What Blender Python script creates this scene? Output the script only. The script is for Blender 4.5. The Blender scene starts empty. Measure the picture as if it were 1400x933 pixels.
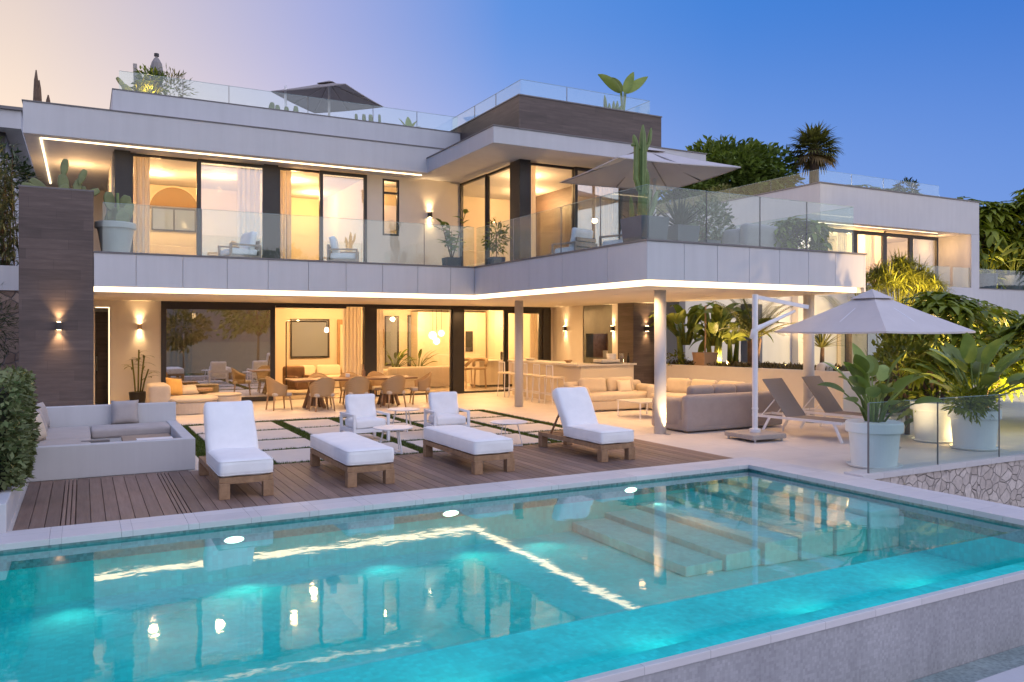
import bpy, bmesh, math, random
from mathutils import Vector, Matrix, noise
PI = math.pi
sc = bpy.context.scene
col = sc.collection
V = Vector

# ------------------------------------------------------------------ helpers
def rad(d): return math.radians(d)
CAMH, CF, CYAW, CHY = 2.0, 1095.0, rad(28.2), 452.0
_R = (math.cos(CYAW), -math.sin(CYAW)); _F = (math.sin(CYAW), math.cos(CYAW))
def ray(x, y):
    u = (x - 700) / CF; v = (CHY - y) / CF
    return (_F[0] + u * _R[0], _F[1] + u * _R[1], v)
def onz(x, y, z=0.0):
    d = ray(x, y); t = (z - CAMH) / d[2]; return V((t * d[0], t * d[1], z))
def ony(x, y, Y):
    d = ray(x, y); t = Y / d[1]; return V((t * d[0], Y, CAMH + t * d[2]))
def onx(x, y, X):
    d = ray(x, y); t = X / d[0]; return V((X, t * d[1], CAMH + t * d[2]))

class MB:
    """collects geometry and links it as one mesh object"""
    def __init__(s): s.v = []; s.f = []
    def add(s, vs, fs):
        o = len(s.v); s.v += [tuple(p) for p in vs]; s.f += [tuple(i + o for i in q) for q in fs]; return s
    def box(s, x0, x1, y0, y1, z0, z1, M=None):
        p = [V((x, y, z)) for z in (z0, z1) for y in (y0, y1) for x in (x0, x1)]
        if M is not None: p = [M @ q for q in p]
        return s.add(p, [(0, 2, 3, 1), (4, 5, 7, 6), (0, 1, 5, 4), (2, 6, 7, 3), (0, 4, 6, 2), (1, 3, 7, 5)])
    def bar(s, a, b, w, h=None):
        """square bar from a to b"""
        a = V(a); b = V(b); h = h or w; d = (b - a); L = d.length; d.normalize()
        up = V((0, 0, 1)) if abs(d.z) < .95 else V((0, 1, 0))
        x = d.cross(up).normalized(); y = x.cross(d).normalized()
        p = [q + x * sx * w / 2 + y * sy * h / 2 for q in (a, b) for sx, sy in ((-1, -1), (1, -1), (1, 1), (-1, 1))]
        return s.add(p, [(3, 2, 1, 0), (4, 5, 6, 7), (0, 1, 5, 4), (1, 2, 6, 5), (2, 3, 7, 6), (3, 0, 4, 7)])
    def tube(s, pts, rs, n=8, caps=True):
        pts = [V(p) for p in pts]
        if not isinstance(rs, (list, tuple)): rs = [rs] * len(pts)
        vs = []; fs = []; prev = None
        for i, p in enumerate(pts):
            d = (pts[min(i + 1, len(pts) - 1)] - pts[max(i - 1, 0)])
            d = d.normalized() if d.length > 1e-9 else V((0, 0, 1))
            if prev is None:
                ref = V((0, 0, 1)) if abs(d.z) < .9 else V((1, 0, 0)); x = d.cross(ref).normalized()
            else: x = (prev - d * prev.dot(d)).normalized()
            prev = x; y = d.cross(x)
            for k in range(n):
                a = 2 * PI * k / n; vs.append(p + (x * math.cos(a) + y * math.sin(a)) * rs[i])
        for i in range(len(pts) - 1):
            for k in range(n):
                fs.append((i * n + k, i * n + (k + 1) % n, (i + 1) * n + (k + 1) % n, (i + 1) * n + k))
        if caps: fs.append(tuple(range(n - 1, -1, -1))); m = (len(pts) - 1) * n; fs.append(tuple(range(m, m + n)))
        return s.add(vs, fs)
    def lathe(s, c, prof, n=32, M=None):
        c = V(c); vs = []; fs = []
        for r, z in prof:
            for k in range(n):
                a = 2 * PI * k / n; p = V((r * math.cos(a), r * math.sin(a), z))
                vs.append((M @ p if M is not None else p) + c)
        for i in range(len(prof) - 1):
            for k in range(n): fs.append((i * n + k, i * n + (k + 1) % n, (i + 1) * n + (k + 1) % n, (i + 1) * n + k))
        if prof[0][0] > 0: fs.append(tuple(range(n - 1, -1, -1)))
        if prof[-1][0] > 0: m = (len(prof) - 1) * n; fs.append(tuple(range(m, m + n)))
        return s.add(vs, fs)
    def prism(s, pts, z0, z1):
        n = len(pts); vs = [(x, y, z0) for x, y in pts] + [(x, y, z1) for x, y in pts]
        return s.add(vs, [tuple(range(n - 1, -1, -1)), tuple(range(n, 2 * n))] + [(i, (i + 1) % n, n + (i + 1) % n, n + i) for i in range(n)])
    def quad(s, a, b, c, d): return s.add([a, b, c, d], [(0, 1, 2, 3)])
    def rbox(s, c, size, r, puff=0.0, M=None, seg=5, wob=0.0, seed=0):
        """soft box: rounded edges, puffed top/bottom, slight wobble"""
        H = [q / 2 for q in size]; r = min(r, min(H) * .98); c = V(c)
        def co(h):
            m = h - r; a = [-h, -h + r * .12, -h + r * .4, -m]; b = [-m + 2 * m * i / seg for i in range(1, seg)] if m > 1e-4 else []
            return a + b + [m, h - r * .4, h - r * .12, h]
        C = [co(h) for h in H]; vs = []; fs = []
        for ax in range(3):
            u, w = (ax + 1) % 3, (ax + 2) % 3; nu, nw = len(C[u]), len(C[w])
            for sg in (-1, 1):
                o = len(vs)
                for i in range(nu):
                    for j in range(nw):
                        q = [0, 0, 0]; q[ax] = sg * H[ax]; q[u] = C[u][i]; q[w] = C[w][j]
                        k = [max(-(H[t] - r), min(H[t] - r, q[t])) for t in range(3)]
                        d = V([q[t] - k[t] for t in range(3)])
                        p = V(k) + (d.normalized() * r if d.length > 1e-9 else d)
                        if puff:
                            p.z += puff * (p.z / H[2]) * max(0, 1 - (p.x / H[0]) ** 2) * max(0, 1 - (p.y / H[1]) ** 2)
                        if wob: p += noise.noise_vector(p * 5 + V((seed, seed * 2.3, 0))) * wob
                        vs.append((M @ p if M is not None else p) + c)
                for i in range(nu - 1):
                    for j in range(nw - 1):
                        t = (o + i * nw + j, o + (i + 1) * nw + j, o + (i + 1) * nw + j + 1, o + i * nw + j + 1)
                        fs.append(t if sg > 0 else t[::-1])
        return s.add(vs, fs)
    def build(s, name, mat, parent=None, bevel=0, smooth=False, weld=False, solid=0, world=False):
        vs = s.v
        if world and parent is not None:
            o = V((0, 0, 0)); q = parent
            while q is not None: o += q.location; q = q.parent
            vs = [(x - o.x, y - o.y, z - o.z) for x, y, z in s.v]
        me = bpy.data.meshes.new(name); me.from_pydata(vs, [], s.f)
        if weld:
            bm = bmesh.new(); bm.from_mesh(me); bmesh.ops.remove_doubles(bm, verts=bm.verts, dist=1e-4); bm.to_mesh(me); bm.free()
        if smooth:
            me.polygons.foreach_set('use_smooth', [True] * len(me.polygons))
        if mat is not None: me.materials.append(mat)
        me.update()
        o = bpy.data.objects.new(name, me); col.objects.link(o)
        if parent is not None: o.parent = parent
        if solid: m = o.modifiers.new('solid', 'SOLIDIFY'); m.thickness = solid; m.offset = 0
        if bevel:
            m = o.modifiers.new('bevel', 'BEVEL'); m.width = bevel; m.segments = 2; m.limit_method = 'ANGLE'; m.angle_limit = rad(40); m.harden_normals = False
        return o

def tag(o, label=None, cat=None, group=None, kind=None):
    if label: o['label'] = label
    if cat: o['category'] = cat
    if group: o['group'] = group
    if kind: o['kind'] = kind
    return o
def thing(name, label, cat, loc=(0, 0, 0), rz=0.0, group=None):
    o = bpy.data.objects.new(name, None); o.empty_display_size = .1; col.objects.link(o)
    o.location = loc; o.rotation_euler = (0, 0, rz)
    return tag(o, label, cat, group)
def struct(mb, name, mat, label, **k):
    o = mb.build(name, mat, **k); return tag(o, label, None, None, 'structure')
def one(mb, name, mat, label, cat, group=None, loc=None, rz=0, **k):
    o = mb.build(name, mat, **k)
    if loc is not None: o.location = loc; o.rotation_euler = (0, 0, rz)
    return tag(o, label, cat, group)
def kids(o): return [c for c in bpy.data.objects if c.parent == o]
def dup(o, label=None, loc=None, rz=None, group=None, scale=None, parent=None):
    """a thing with copies of its parts and sub-parts"""
    c = o.copy(); col.objects.link(c)
    if parent is not None: c.parent = parent
    if label: c['label'] = label
    if group: c['group'] = group
    if loc is not None: c.location = loc
    if rz is not None: c.rotation_euler = (0, 0, rz)
    if scale is not None: c.scale = (scale,) * 3 if not isinstance(scale, tuple) else scale
    for k in kids(o): dup(k, parent=c)
    return c
def Rz(a): return Matrix.Rotation(a, 3, 'Z')
def Rx(a): return Matrix.Rotation(a, 3, 'X')
def Ry(a): return Matrix.Rotation(a, 3, 'Y')

# ------------------------------------------------------------------ materials
def srgb(r, g, b):
    f = lambda c: c / 12.92 if c <= .04045 else ((c + .055) / 1.055) ** 2.4
    return (f(r / 255), f(g / 255), f(b / 255))
class NT:
    def __init__(s, m):
        s.t = m.node_tree; s.t.nodes.clear(); s.L = s.t.links
    def n(s, typ, **k):
        x = s.t.nodes.new(typ)
        for a, b in k.items():
            if a.startswith('i_'):
                key = a[2:]; key = int(key) if key.isdigit() else key.replace('_', ' ')
                x.inputs[key].default_value = b
            else: setattr(x, a, b)
        return x
    def l(s, a, b): s.L.new(a, b)
    def math(s, op, a, b=None):
        x = s.t.nodes.new('ShaderNodeMath'); x.operation = op
        for i, q in enumerate((a, b)):
            if q is None: continue
            if isinstance(q, (int, float)): x.inputs[i].default_value = q
            else: s.L.new(q, x.inputs[i])
        return x.outputs[0]
    def mix(s, fac, a, b, blend='MIX'):
        x = s.t.nodes.new('ShaderNodeMix'); x.data_type = 'RGBA'; x.blend_type = blend
        for i, q in ((0, fac), (6, a), (7, b)):
            if isinstance(q, (int, float)): x.inputs[i].default_value = q
            elif isinstance(q, tuple): x.inputs[i].default_value = (*q[:3], 1)
            else: s.L.new(q, x.inputs[i])
        return x.outputs[2]
    def ramp(s, fac, stops):
        x = s.t.nodes.new('ShaderNodeValToRGB'); e = x.color_ramp.elements
        while len(e) < len(stops): e.new(.5)
        for i, (p, c) in enumerate(stops):
            e[i].position = p; e[i].color = (*c, 1) if isinstance(c, tuple) else (c, c, c, 1)
        s.L.new(fac, x.inputs[0]); return x.outputs[0]
def newmat(name):
    m = bpy.data.materials.new(name); m.use_nodes = True; return m, NT(m)
def pos(t, scale=(1, 1, 1), coord='Object', rot=(0, 0, 0)):
    c = t.n('ShaderNodeTexCoord') if coord != 'World' else t.n('ShaderNodeNewGeometry')
    m = t.n('ShaderNodeMapping'); m.inputs['Scale'].default_value = scale; m.inputs['Rotation'].default_value = rot
    t.l(c.outputs['Position' if coord == 'World' else coord], m.inputs[0]); return m.outputs[0]
def nz(t, vec, scale, detail=4, rough=.6):
    x = t.n('ShaderNodeTexNoise'); x.inputs['Scale'].default_value = scale; x.inputs['Detail'].default_value = detail; x.inputs['Roughness'].default_value = rough
    t.l(vec, x.inputs['Vector']); return x.outputs[0]
def finish(t, colr, rough=.6, bump=None, bstr=.3, bdist=.01, metal=0, sub=0, spec=None, sheen=0, trans=None):
    b = t.n('ShaderNodeBsdfPrincipled')
    if isinstance(colr, tuple): b.inputs['Base Color'].default_value = (*colr, 1)
    else: t.l(colr, b.inputs['Base Color'])
    if isinstance(rough, (int, float)): b.inputs['Roughness'].default_value = rough
    else: t.l(rough, b.inputs['Roughness'])
    b.inputs['Metallic'].default_value = metal
    if spec is not None: b.inputs['Specular IOR Level'].default_value = spec
    if sheen: b.inputs['Sheen Weight'].default_value = sheen
    if bump is not None:
        x = t.n('ShaderNodeBump'); x.inputs['Strength'].default_value = bstr; x.inputs['Distance'].default_value = bdist
        t.l(bump, x.inputs['Height']); t.l(x.outputs[0], b.inputs['Normal'])
    out = t.n('ShaderNodeOutputMaterial'); sh = b.outputs[0]
    if trans:
        tr = t.n('ShaderNodeBsdfTranslucent')
        if isinstance(trans[1], tuple): tr.inputs[0].default_value = (*trans[1], 1)
        else: t.l(trans[1], tr.inputs[0])
        mx = t.n('ShaderNodeMixShader'); mx.inputs[0].default_value = trans[0]
        t.l(sh, mx.inputs[1]); t.l(tr.outputs[0], mx.inputs[2]); sh = mx.outputs[0]
    t.l(sh, out.inputs[0]); return b
def pmat(name, c, rough=.6, var=.12, scale=3.0, bump=0.0, bscale=60.0, metal=0, spec=None, sheen=0, coord='Object', c2=None, bdist=.004, stretch=(1, 1, 1)):
    m, t = newmat(name); p = pos(t, stretch, coord)
    n1 = nz(t, p, scale, 6, .65)
    dark = tuple(q * (1 - var) for q in c) if c2 is None else c2
    light = tuple(min(1, q * (1 + var * .6)) for q in c)
    cc = t.ramp(n1, [(.3, dark), (.7, light)])
    bh = nz(t, p, bscale, 3) if bump else None
    finish(t, cc, rough, bh, bump, bdist, metal, spec=spec, sheen=sheen); return m
def emis(name, c, strength, sample=True):
    m, t = newmat(name); e = t.n('ShaderNodeEmission'); e.inputs[0].default_value = (*c, 1); e.inputs[1].default_value = strength
    o = t.n('ShaderNodeOutputMaterial'); t.l(e.outputs[0], o.inputs[0])
    if not sample:
        try: m.cycles.emission_sampling = 'NONE'
        except Exception: pass
    return m
def glassmat(name, tint, f0=.04, rough=.0, gain=.96, film=None):
    """thin glazing: see-through, with a Schlick mirror reflection and an optional faint body colour"""
    m, t = newmat(name)
    lw = t.n('ShaderNodeLayerWeight'); lw.inputs[0].default_value = .5
    p5 = t.math('POWER', lw.outputs['Facing'], 5.0)
    F = t.math('ADD', t.math('MULTIPLY', p5, gain), f0)
    tr = t.n('ShaderNodeBsdfTransparent'); tr.inputs[0].default_value = (*tint, 1)
    gl = t.n('ShaderNodeBsdfGlossy'); gl.inputs['Roughness'].default_value = rough; gl.inputs[0].default_value = (.95, .97, 1, 1)
    mx = t.n('ShaderNodeMixShader'); t.l(F, mx.inputs[0]); t.l(tr.outputs[0], mx.inputs[1]); t.l(gl.outputs[0], mx.inputs[2])
    sh = mx.outputs[0]
    if film:
        df = t.n('ShaderNodeBsdfDiffuse'); df.inputs[0].default_value = (*film[1], 1)
        m2 = t.n('ShaderNodeMixShader'); m2.inputs[0].default_value = film[0]; t.l(sh, m2.inputs[1]); t.l(df.outputs[0], m2.inputs[2]); sh = m2.outputs[0]
    o = t.n('ShaderNodeOutputMaterial'); t.l(sh, o.inputs[0]); return m

def m_white():
    m, t = newmat('white_render'); p = pos(t, (1, 1, 1), 'World')
    a = t.ramp(nz(t, p, .6, 6, .65), [(.3, .95), (.7, 1.03)]); q = pos(t, (5, 5, .25), 'World'); b = t.ramp(nz(t, q, 1.0, 6, .7), [(.3, .955), (.62, 1.02)])
    c = t.mix(1.0, t.mix(1.0, (.55, .55, .555), a, 'MULTIPLY'), b, 'MULTIPLY')
    finish(t, c, .75, nz(t, p, 90, 3), .12, .004); return m
WHITE = m_white()
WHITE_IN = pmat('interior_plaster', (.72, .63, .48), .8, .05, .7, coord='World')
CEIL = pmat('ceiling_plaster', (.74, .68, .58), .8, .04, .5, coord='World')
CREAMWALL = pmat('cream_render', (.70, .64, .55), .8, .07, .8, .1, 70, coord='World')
CAP = pmat('cap_metal', (.16, .15, .15), .5, .15, 4)
DARK = pmat('dark_frame', (.028, .024, .022), .42, .2, 3)
STEEL = pmat('steel', (.5, .5, .5), .3, .1, 6, metal=1)
WPAINT = pmat('white_powder_coat', (.80, .79, .79), .45, .06, 5)
GRAYPAINT = pmat('taupe_powder_coat', (.36, .32, .29), .5, .1, 5)
MATTR = pmat('white_outdoor_fabric', (.86, .845, .83), .9, .05, 5, .25, 380, sheen=.25)
LINEN = pmat('oatmeal_fabric', (.52, .45, .37), .92, .08, 4, .3, 350, sheen=.2)
TAUPE = pmat('taupe_fabric', (.36, .31, .285), .92, .1, 4, .3, 350, sheen=.2)
SAND = pmat('sand_fabric', (.58, .49, .37), .92, .08, 4, .3, 350, sheen=.2)
OCHRE = pmat('ochre_fabric', (.62, .36, .10), .92, .12, 6, .3, 300, sheen=.2)
GREIGE = pmat('greige_fabric', (.40, .355, .33), .92, .1, 4, .3, 350, sheen=.2)
CANVAS = pmat('parasol_canvas', (.60, .56, .54), .9, .05, 3, .15, 300)
CANVASD = pmat('taupe_parasol_canvas', (.30, .27, .25), .9, .06, 3, .15, 300)
SLING = pmat('sling_mesh', (.27, .235, .21), .8, .1, 60, .3, 500)
TEAK = pmat('teak', (.36, .215, .115), .6, .3, 3, .2, 40, stretch=(3, 3, 3), c2=(.23, .13, .065))
TEAKL = pmat('pale_teak', (.36, .27, .2), .65, .2, 4, .2, 40)
WALNUT = pmat('walnut_table', (.22, .12, .06), .5, .3, 3, c2=(.14, .075, .035), stretch=(1, 8, 1))
OAK = pmat('oak', (.42, .27, .14), .5, .25, 3, c2=(.3, .18, .09), stretch=(8, 1, 1))
POTW = pmat('white_glazed_pot', (.76, .78, .76), .55, .07, 2.5, .05, 60)
POTG = pmat('grey_pot', (.11, .12, .14), .6, .15, 3, .1, 60)
POTL = pmat('pale_grey_pot', (.44, .45, .45), .6, .1, 3, .1, 60)
POTT = pmat('terracotta_pot', (.42, .27, .16), .7, .15, 3, .1, 60)
BLACK = pmat('black_pot', (.015, .015, .016), .5, .2, 3)
SOIL = pmat('soil', (.06, .045, .03), .95, .4, 30, .8, 60)
m_, t_ = newmat('curtain_linen'); finish(t_, t_.ramp(nz(t_, pos(t_), 3), [(.3, (.74, .69, .61)), (.7, (.82, .77, .69))]), .9, None, trans=(.5, (.8, .72, .6))); CURT = m_
MARBLE = pmat('pale_stone_top', (.66, .62, .56), .35, .08, 3)
TRUNK = pmat('bark', (.16, .105, .07), .9, .4, 8, .7, 40, bdist=.02)
GLASS = glassmat('window_glass', (.97, .98, .98), .055, gain=.95)
MIRG = glassmat('reflective_glass', (.84, .85, .86), .19, gain=.7)
SOLARG = glassmat('solar_glass', (.56, .58, .60), .42, gain=.55)
RAIL = glassmat('railing_glass', (.90, .96, .955), .04, gain=.9, film=(.022, (.5, .62, .6)))
ACRYL = glassmat('pool_acrylic', (.93, 1, 1), .03, gain=.6)
LED = emis('led_strip', (1, .73, .43), 2.4)
LEDW = emis('warm_downlight', (1, .78, .48), 25.0, False)
BULB = emis('lamp_glow', (1, .72, .38), 30.0, False)
GLOBE = emis('globe_glow', (1, .82, .55), 2.4, False)
POOLL = emis('pool_lamp_glow', (1, .88, .62), 5.0, False)

def leafmat(name, a, b, rough=.45, tr=.25, scale=3.0):
    m, t = newmat(name); p = pos(t, (1, 1, 1), 'World'); n1 = nz(t, p, scale, 4, .7)
    oi = t.n('ShaderNodeNewGeometry'); r = oi.outputs['Random Per Island']
    c1 = t.ramp(n1, [(.3, a), (.7, b)])
    k = t.ramp(r, [(0, .62), (1, 1.25)])
    c = t.mix(1.0, c1, k, 'MULTIPLY')
    finish(t, c, rough, None, trans=(tr, t.mix(1.0, c, (1.0, 1.1, .4), 'MULTIPLY')), spec=.22); return m
LF_TREE = leafmat('tree_leaf', (.10, .145, .028), (.21, .27, .055), .5, .25, 1.2)
LF_SCHEF = leafmat('umbrella_tree_leaf', (.15, .185, .014), (.29, .33, .04), .4, .25, 1.0)
LF_STREL = leafmat('strelitzia_leaf', (.15, .21, .045), (.29, .36, .095), .4, .2, 1.5)
LF_HEDGE = leafmat('hedge_leaf', (.10, .13, .05), (.23, .26, .12), .45, .15, 4)
LF_BAMB = leafmat('oleander_leaf', (.12, .15, .08), (.25, .29, .17), .5, .15, 3)
LF_PAP = leafmat('yellow_reed_leaf', (.14, .15, .02), (.28, .27, .04), .5, .3, 2)
LF_AGAVE = leafmat('agave_leaf', (.03, .05, .033), (.075, .10, .06), .5, .05, 2)
LF_CACT = pmat('cactus_skin', (.16, .22, .06), .55, .25, 6, .2, 40)
LF_BAN = leafmat('banana_leaf', (.14, .18, .03), (.28, .31, .07), .45, .25, 1.5)
LF_PALM = leafmat('palm_leaf', (.11, .115, .028), (.24, .23, .065), .5, .2, 2)
LF_PAD = pmat('prickly_pear_skin', (.17, .20, .075), .55, .3, 5, .2, 40)
LF_DRY = leafmat('dry_frond', (.24, .15, .06), (.38, .26, .11), .7, .2, 2)
LF_DARK = leafmat('dark_leaf', (.02, .035, .012), (.055, .08, .028), .5, .15, 3)
LF_COVER = leafmat('ground_cover_leaf', (.07, .06, .025), (.20, .14, .06), .6, .2, 6)
# ---- surfaces with a pattern of their own
def m_plankclad():
    m, t = newmat('brown_porcelain_cladding'); p = pos(t, (1, 1, 1), 'World')
    sx = t.n('ShaderNodeSeparateXYZ'); t.l(p, sx.inputs[0])
    row = t.math('FLOOR', t.math('DIVIDE', sx.outputs[2], .2))
    cmb = t.n('ShaderNodeCombineXYZ'); t.l(t.math('ADD', sx.outputs[0], t.math('MULTIPLY', row, 3.7)), cmb.inputs[0]); t.l(sx.outputs[1], cmb.inputs[1]); t.l(t.math('MULTIPLY', sx.outputs[2], 9.0), cmb.inputs[2])
    g = nz(t, cmb.outputs[0], 1.6, 8, .65)
    wn = t.n('ShaderNodeTexWhiteNoise'); wn.noise_dimensions = '2D'
    c2 = t.n('ShaderNodeCombineXYZ'); t.l(row, c2.inputs[0])
    hx = t.math('ADD', t.math('ADD', sx.outputs[0], sx.outputs[1]), t.math('MULTIPLY', row, .47))
    t.l(t.math('FLOOR', t.math('DIVIDE', hx, 1.2)), c2.inputs[1]); t.l(c2.outputs[0], wn.inputs['Vector'])
    base = t.ramp(g, [(.25, (.060, .042, .036)), (.55, (.095, .068, .058)), (.8, (.135, .10, .085))])
    c = t.mix(1.0, base, t.ramp(wn.outputs[0], [(0, .82), (1, 1.16)]), 'MULTIPLY')
    fr = t.math('FRACT', t.math('DIVIDE', sx.outputs[2], .2)); fx = t.math('FRACT', t.math('DIVIDE', hx, 1.2))
    ln = t.math('MAXIMUM', t.math('LESS_THAN', fr, .018), t.math('LESS_THAN', fx, .004))
    c = t.mix(t.math('MULTIPLY', ln, .6), c, (.03, .022, .02))
    finish(t, c, .55, t.math('SUBTRACT', g, ln), .25, .004); return m
CLAD = m_plankclad()

def m_deck():
    m, t = newmat('deck_boards'); p = pos(t, (1, 1, 1), 'World')
    sx = t.n('ShaderNodeSeparateXYZ'); t.l(p, sx.inputs[0])
    row = t.math('FLOOR', t.math('DIVIDE', t.math('ADD', sx.outputs[0], 10.0), .14))
    cmb = t.n('ShaderNodeCombineXYZ'); t.l(t.math('MULTIPLY', sx.outputs[0], 14.0), cmb.inputs[0]); t.l(t.math('ADD', sx.outputs[1], t.math('MULTIPLY', row, 2.3)), cmb.inputs[1]); t.l(sx.outputs[2], cmb.inputs[2])
    g = nz(t, cmb.outputs[0], 1.5, 8, .7)
    st = nz(t, p, 1.3, 4, .6)
    wn = t.n('ShaderNodeTexWhiteNoise'); wn.noise_dimensions = '1D'; t.l(row, wn.inputs['W'])
    base = t.ramp(g, [(.25, (.155, .098, .076)), (.5, (.225, .148, .114)), (.8, (.30, .212, .168))])
    c = t.mix(1.0, base, t.ramp(wn.outputs[0], [(0, .78), (1, 1.22)]), 'MULTIPLY')
    c = t.mix(1.0, c, t.ramp(st, [(.3, .8), (.7, 1.15)]), 'MULTIPLY')
    finish(t, c, t.ramp(st, [(.3, .5), (.7, .75)]), g, .35, .004); return m
DECK = m_deck()

def m_tile(name, c, size=.9, rough=.45, joint=.004, var=.06, jc=.6):
    m, t = newmat(name); p = pos(t, (1, 1, 1), 'World')
    sx = t.n('ShaderNodeSeparateXYZ'); t.l(p, sx.inputs[0])
    ux = t.math('DIVIDE', t.math('ADD', sx.outputs[0], 100), size); uy = t.math('DIVIDE', t.math('ADD', sx.outputs[1], 100), size)
    c2 = t.n('ShaderNodeCombineXYZ'); t.l(t.math('FLOOR', ux), c2.inputs[0]); t.l(t.math('FLOOR', uy), c2.inputs[1])
    wn = t.n('ShaderNodeTexWhiteNoise'); wn.noise_dimensions = '2D'; t.l(c2.outputs[0], wn.inputs['Vector'])
    ln = t.math('MAXIMUM', t.math('LESS_THAN', t.math('FRACT', ux), joint / size), t.math('LESS_THAN', t.math('FRACT', uy), joint / size))
    n1 = nz(t, p, 1.1, 8, .7)
    cc = t.ramp(n1, [(.3, tuple(q * (1 - var) for q in c)), (.7, tuple(q * (1 + var) for q in c))])
    cc = t.mix(1.0, cc, t.ramp(wn.outputs[0], [(0, .95), (1, 1.04)]), 'MULTIPLY')
    cc = t.mix(t.math('MULTIPLY', ln, jc), cc, tuple(q * .4 for q in c))
    finish(t, cc, t.ramp(nz(t, p, 2.5, 5), [(.3, rough * .8), (.7, rough * 1.25)]), t.math('SUBTRACT', nz(t, p, 40, 3), ln), .15, .003); return m
FLOORT = m_tile('terrace_tile', (.66, .60, .55), .9, .45)
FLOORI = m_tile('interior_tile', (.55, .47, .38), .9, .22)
SLAB = m_tile('paving_stone', (.60, .545, .49), 3.1, .7, 0.0)
COPE = m_tile('coping_stone', (.62, .59, .58), .62, .6, .005)

def m_mosaic(name, a, b, size=.03, rough=.3, lo=.7, mcol=(.3, .35, .35), msk=.5):
    m, t = newmat(name); p = pos(t, (1, 1, 1), 'World')
    sx = t.n('ShaderNodeSeparateXYZ'); t.l(p, sx.inputs[0])
    fl = []; fr = []
    for i in range(3):
        u = t.math('DIVIDE', t.math('ADD', sx.outputs[i], 50.003), size); fl.append(t.math('FLOOR', u)); fr.append(t.math('FRACT', u))
    c2 = t.n('ShaderNodeCombineXYZ')
    for i in range(3): t.l(fl[i], c2.inputs[i])
    wn = t.n('ShaderNodeTexWhiteNoise'); wn.noise_dimensions = '3D'; t.l(c2.outputs[0], wn.inputs['Vector'])
    n1 = nz(t, p, .9, 5, .6)
    c = t.ramp(n1, [(.3, a), (.7, b)])
    c = t.mix(1.0, c, t.ramp(nz(t, pos(t, (4, 4, .35), 'World'), 1.0, 6, .7), [(.3, .84), (.65, 1.06)]), 'MULTIPLY')
    c = t.mix(1.0, c, t.ramp(wn.outputs[0], [(0, lo), (1, 1.12)]), 'MULTIPLY')
    geo = t.n('ShaderNodeNewGeometry'); sn = t.n('ShaderNodeSeparateXYZ'); t.l(geo.outputs['True Normal'], sn.inputs[0])
    ln = None
    for i in range(3):
        w = t.math('LESS_THAN', t.math('ABSOLUTE', sn.outputs[i]), .5)
        q = t.math('MULTIPLY', t.math('LESS_THAN', fr[i], .09), w)
        ln = q if ln is None else t.math('MAXIMUM', ln, q)
    c = t.mix(t.math('MULTIPLY', ln, msk), c, mcol)
    finish(t, c, rough, t.math('SUBTRACT', 1.0, ln), .2, .002); return m
BASIN = m_mosaic('pool_mosaic', (.012, .62, .57), (.02, .70, .65), .05, .9, .95, (.02, .52, .52), .3)
STEPM = m_mosaic('pool_step_mosaic', (.24, .60, .56), (.33, .68, .63), .05, .9, .94, (.45, .66, .62), .3)
BAND = m_mosaic('waterline_mosaic', (.26, .34, .35), (.36, .43, .43), .03, .3)
GREYM = m_mosaic('grey_mosaic', (.34, .33, .335), (.42, .41, .41), .027, .35, .86, (.34, .33, .33), .7)

def m_stone(name, a, b, scale=4.6, mort=(.16, .14, .13), sz=(1, 1, 1)):
    m, t = newmat(name); p = pos(t, sz, 'World')
    wv = t.n('ShaderNodeTexNoise'); wv.inputs['Scale'].default_value = 2.5; t.l(p, wv.inputs['Vector'])
    pd = t.n('ShaderNodeVectorMath'); pd.operation = 'SCALE'; pd.inputs['Scale'].default_value = .16; t.l(wv.outputs['Color'], pd.inputs[0])
    pa = t.n('ShaderNodeVectorMath'); t.l(p, pa.inputs[0]); t.l(pd.outputs[0], pa.inputs[1])
    vo = t.n('ShaderNodeTexVoronoi'); vo.inputs['Scale'].default_value = scale; vo.feature = 'F1'; t.l(pa.outputs[0], vo.inputs['Vector'])
    ve = t.n('ShaderNodeTexVoronoi'); ve.inputs['Scale'].default_value = scale; ve.feature = 'DISTANCE_TO_EDGE'; t.l(pa.outputs[0], ve.inputs['Vector'])
    sp = t.n('ShaderNodeSeparateColor'); t.l(vo.outputs['Color'], sp.inputs[0])
    c = t.ramp(sp.outputs[0], [(0, a), (1, b)])
    c = t.mix(1.0, c, t.ramp(nz(t, p, 16, 6, .7), [(.25, .7), (.75, 1.15)]), 'MULTIPLY')
    e = t.ramp(ve.outputs['Distance'], [(0, 0.0), (.045, 1.0)])
    c = t.mix(e, mort, c)
    h = t.math('ADD', e, t.math('MULTIPLY', nz(t, p, 22, 5), .35))
    finish(t, c, .85, h, .8, .04); return m
STONE = m_stone('rubble_stone', (.54, .46, .41), (.72, .63, .57), 6.2, (.44, .38, .34))
STONEB = m_stone('brown_rubble_stone', (.22, .15, .11), (.40, .29, .22), 3.2)

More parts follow.
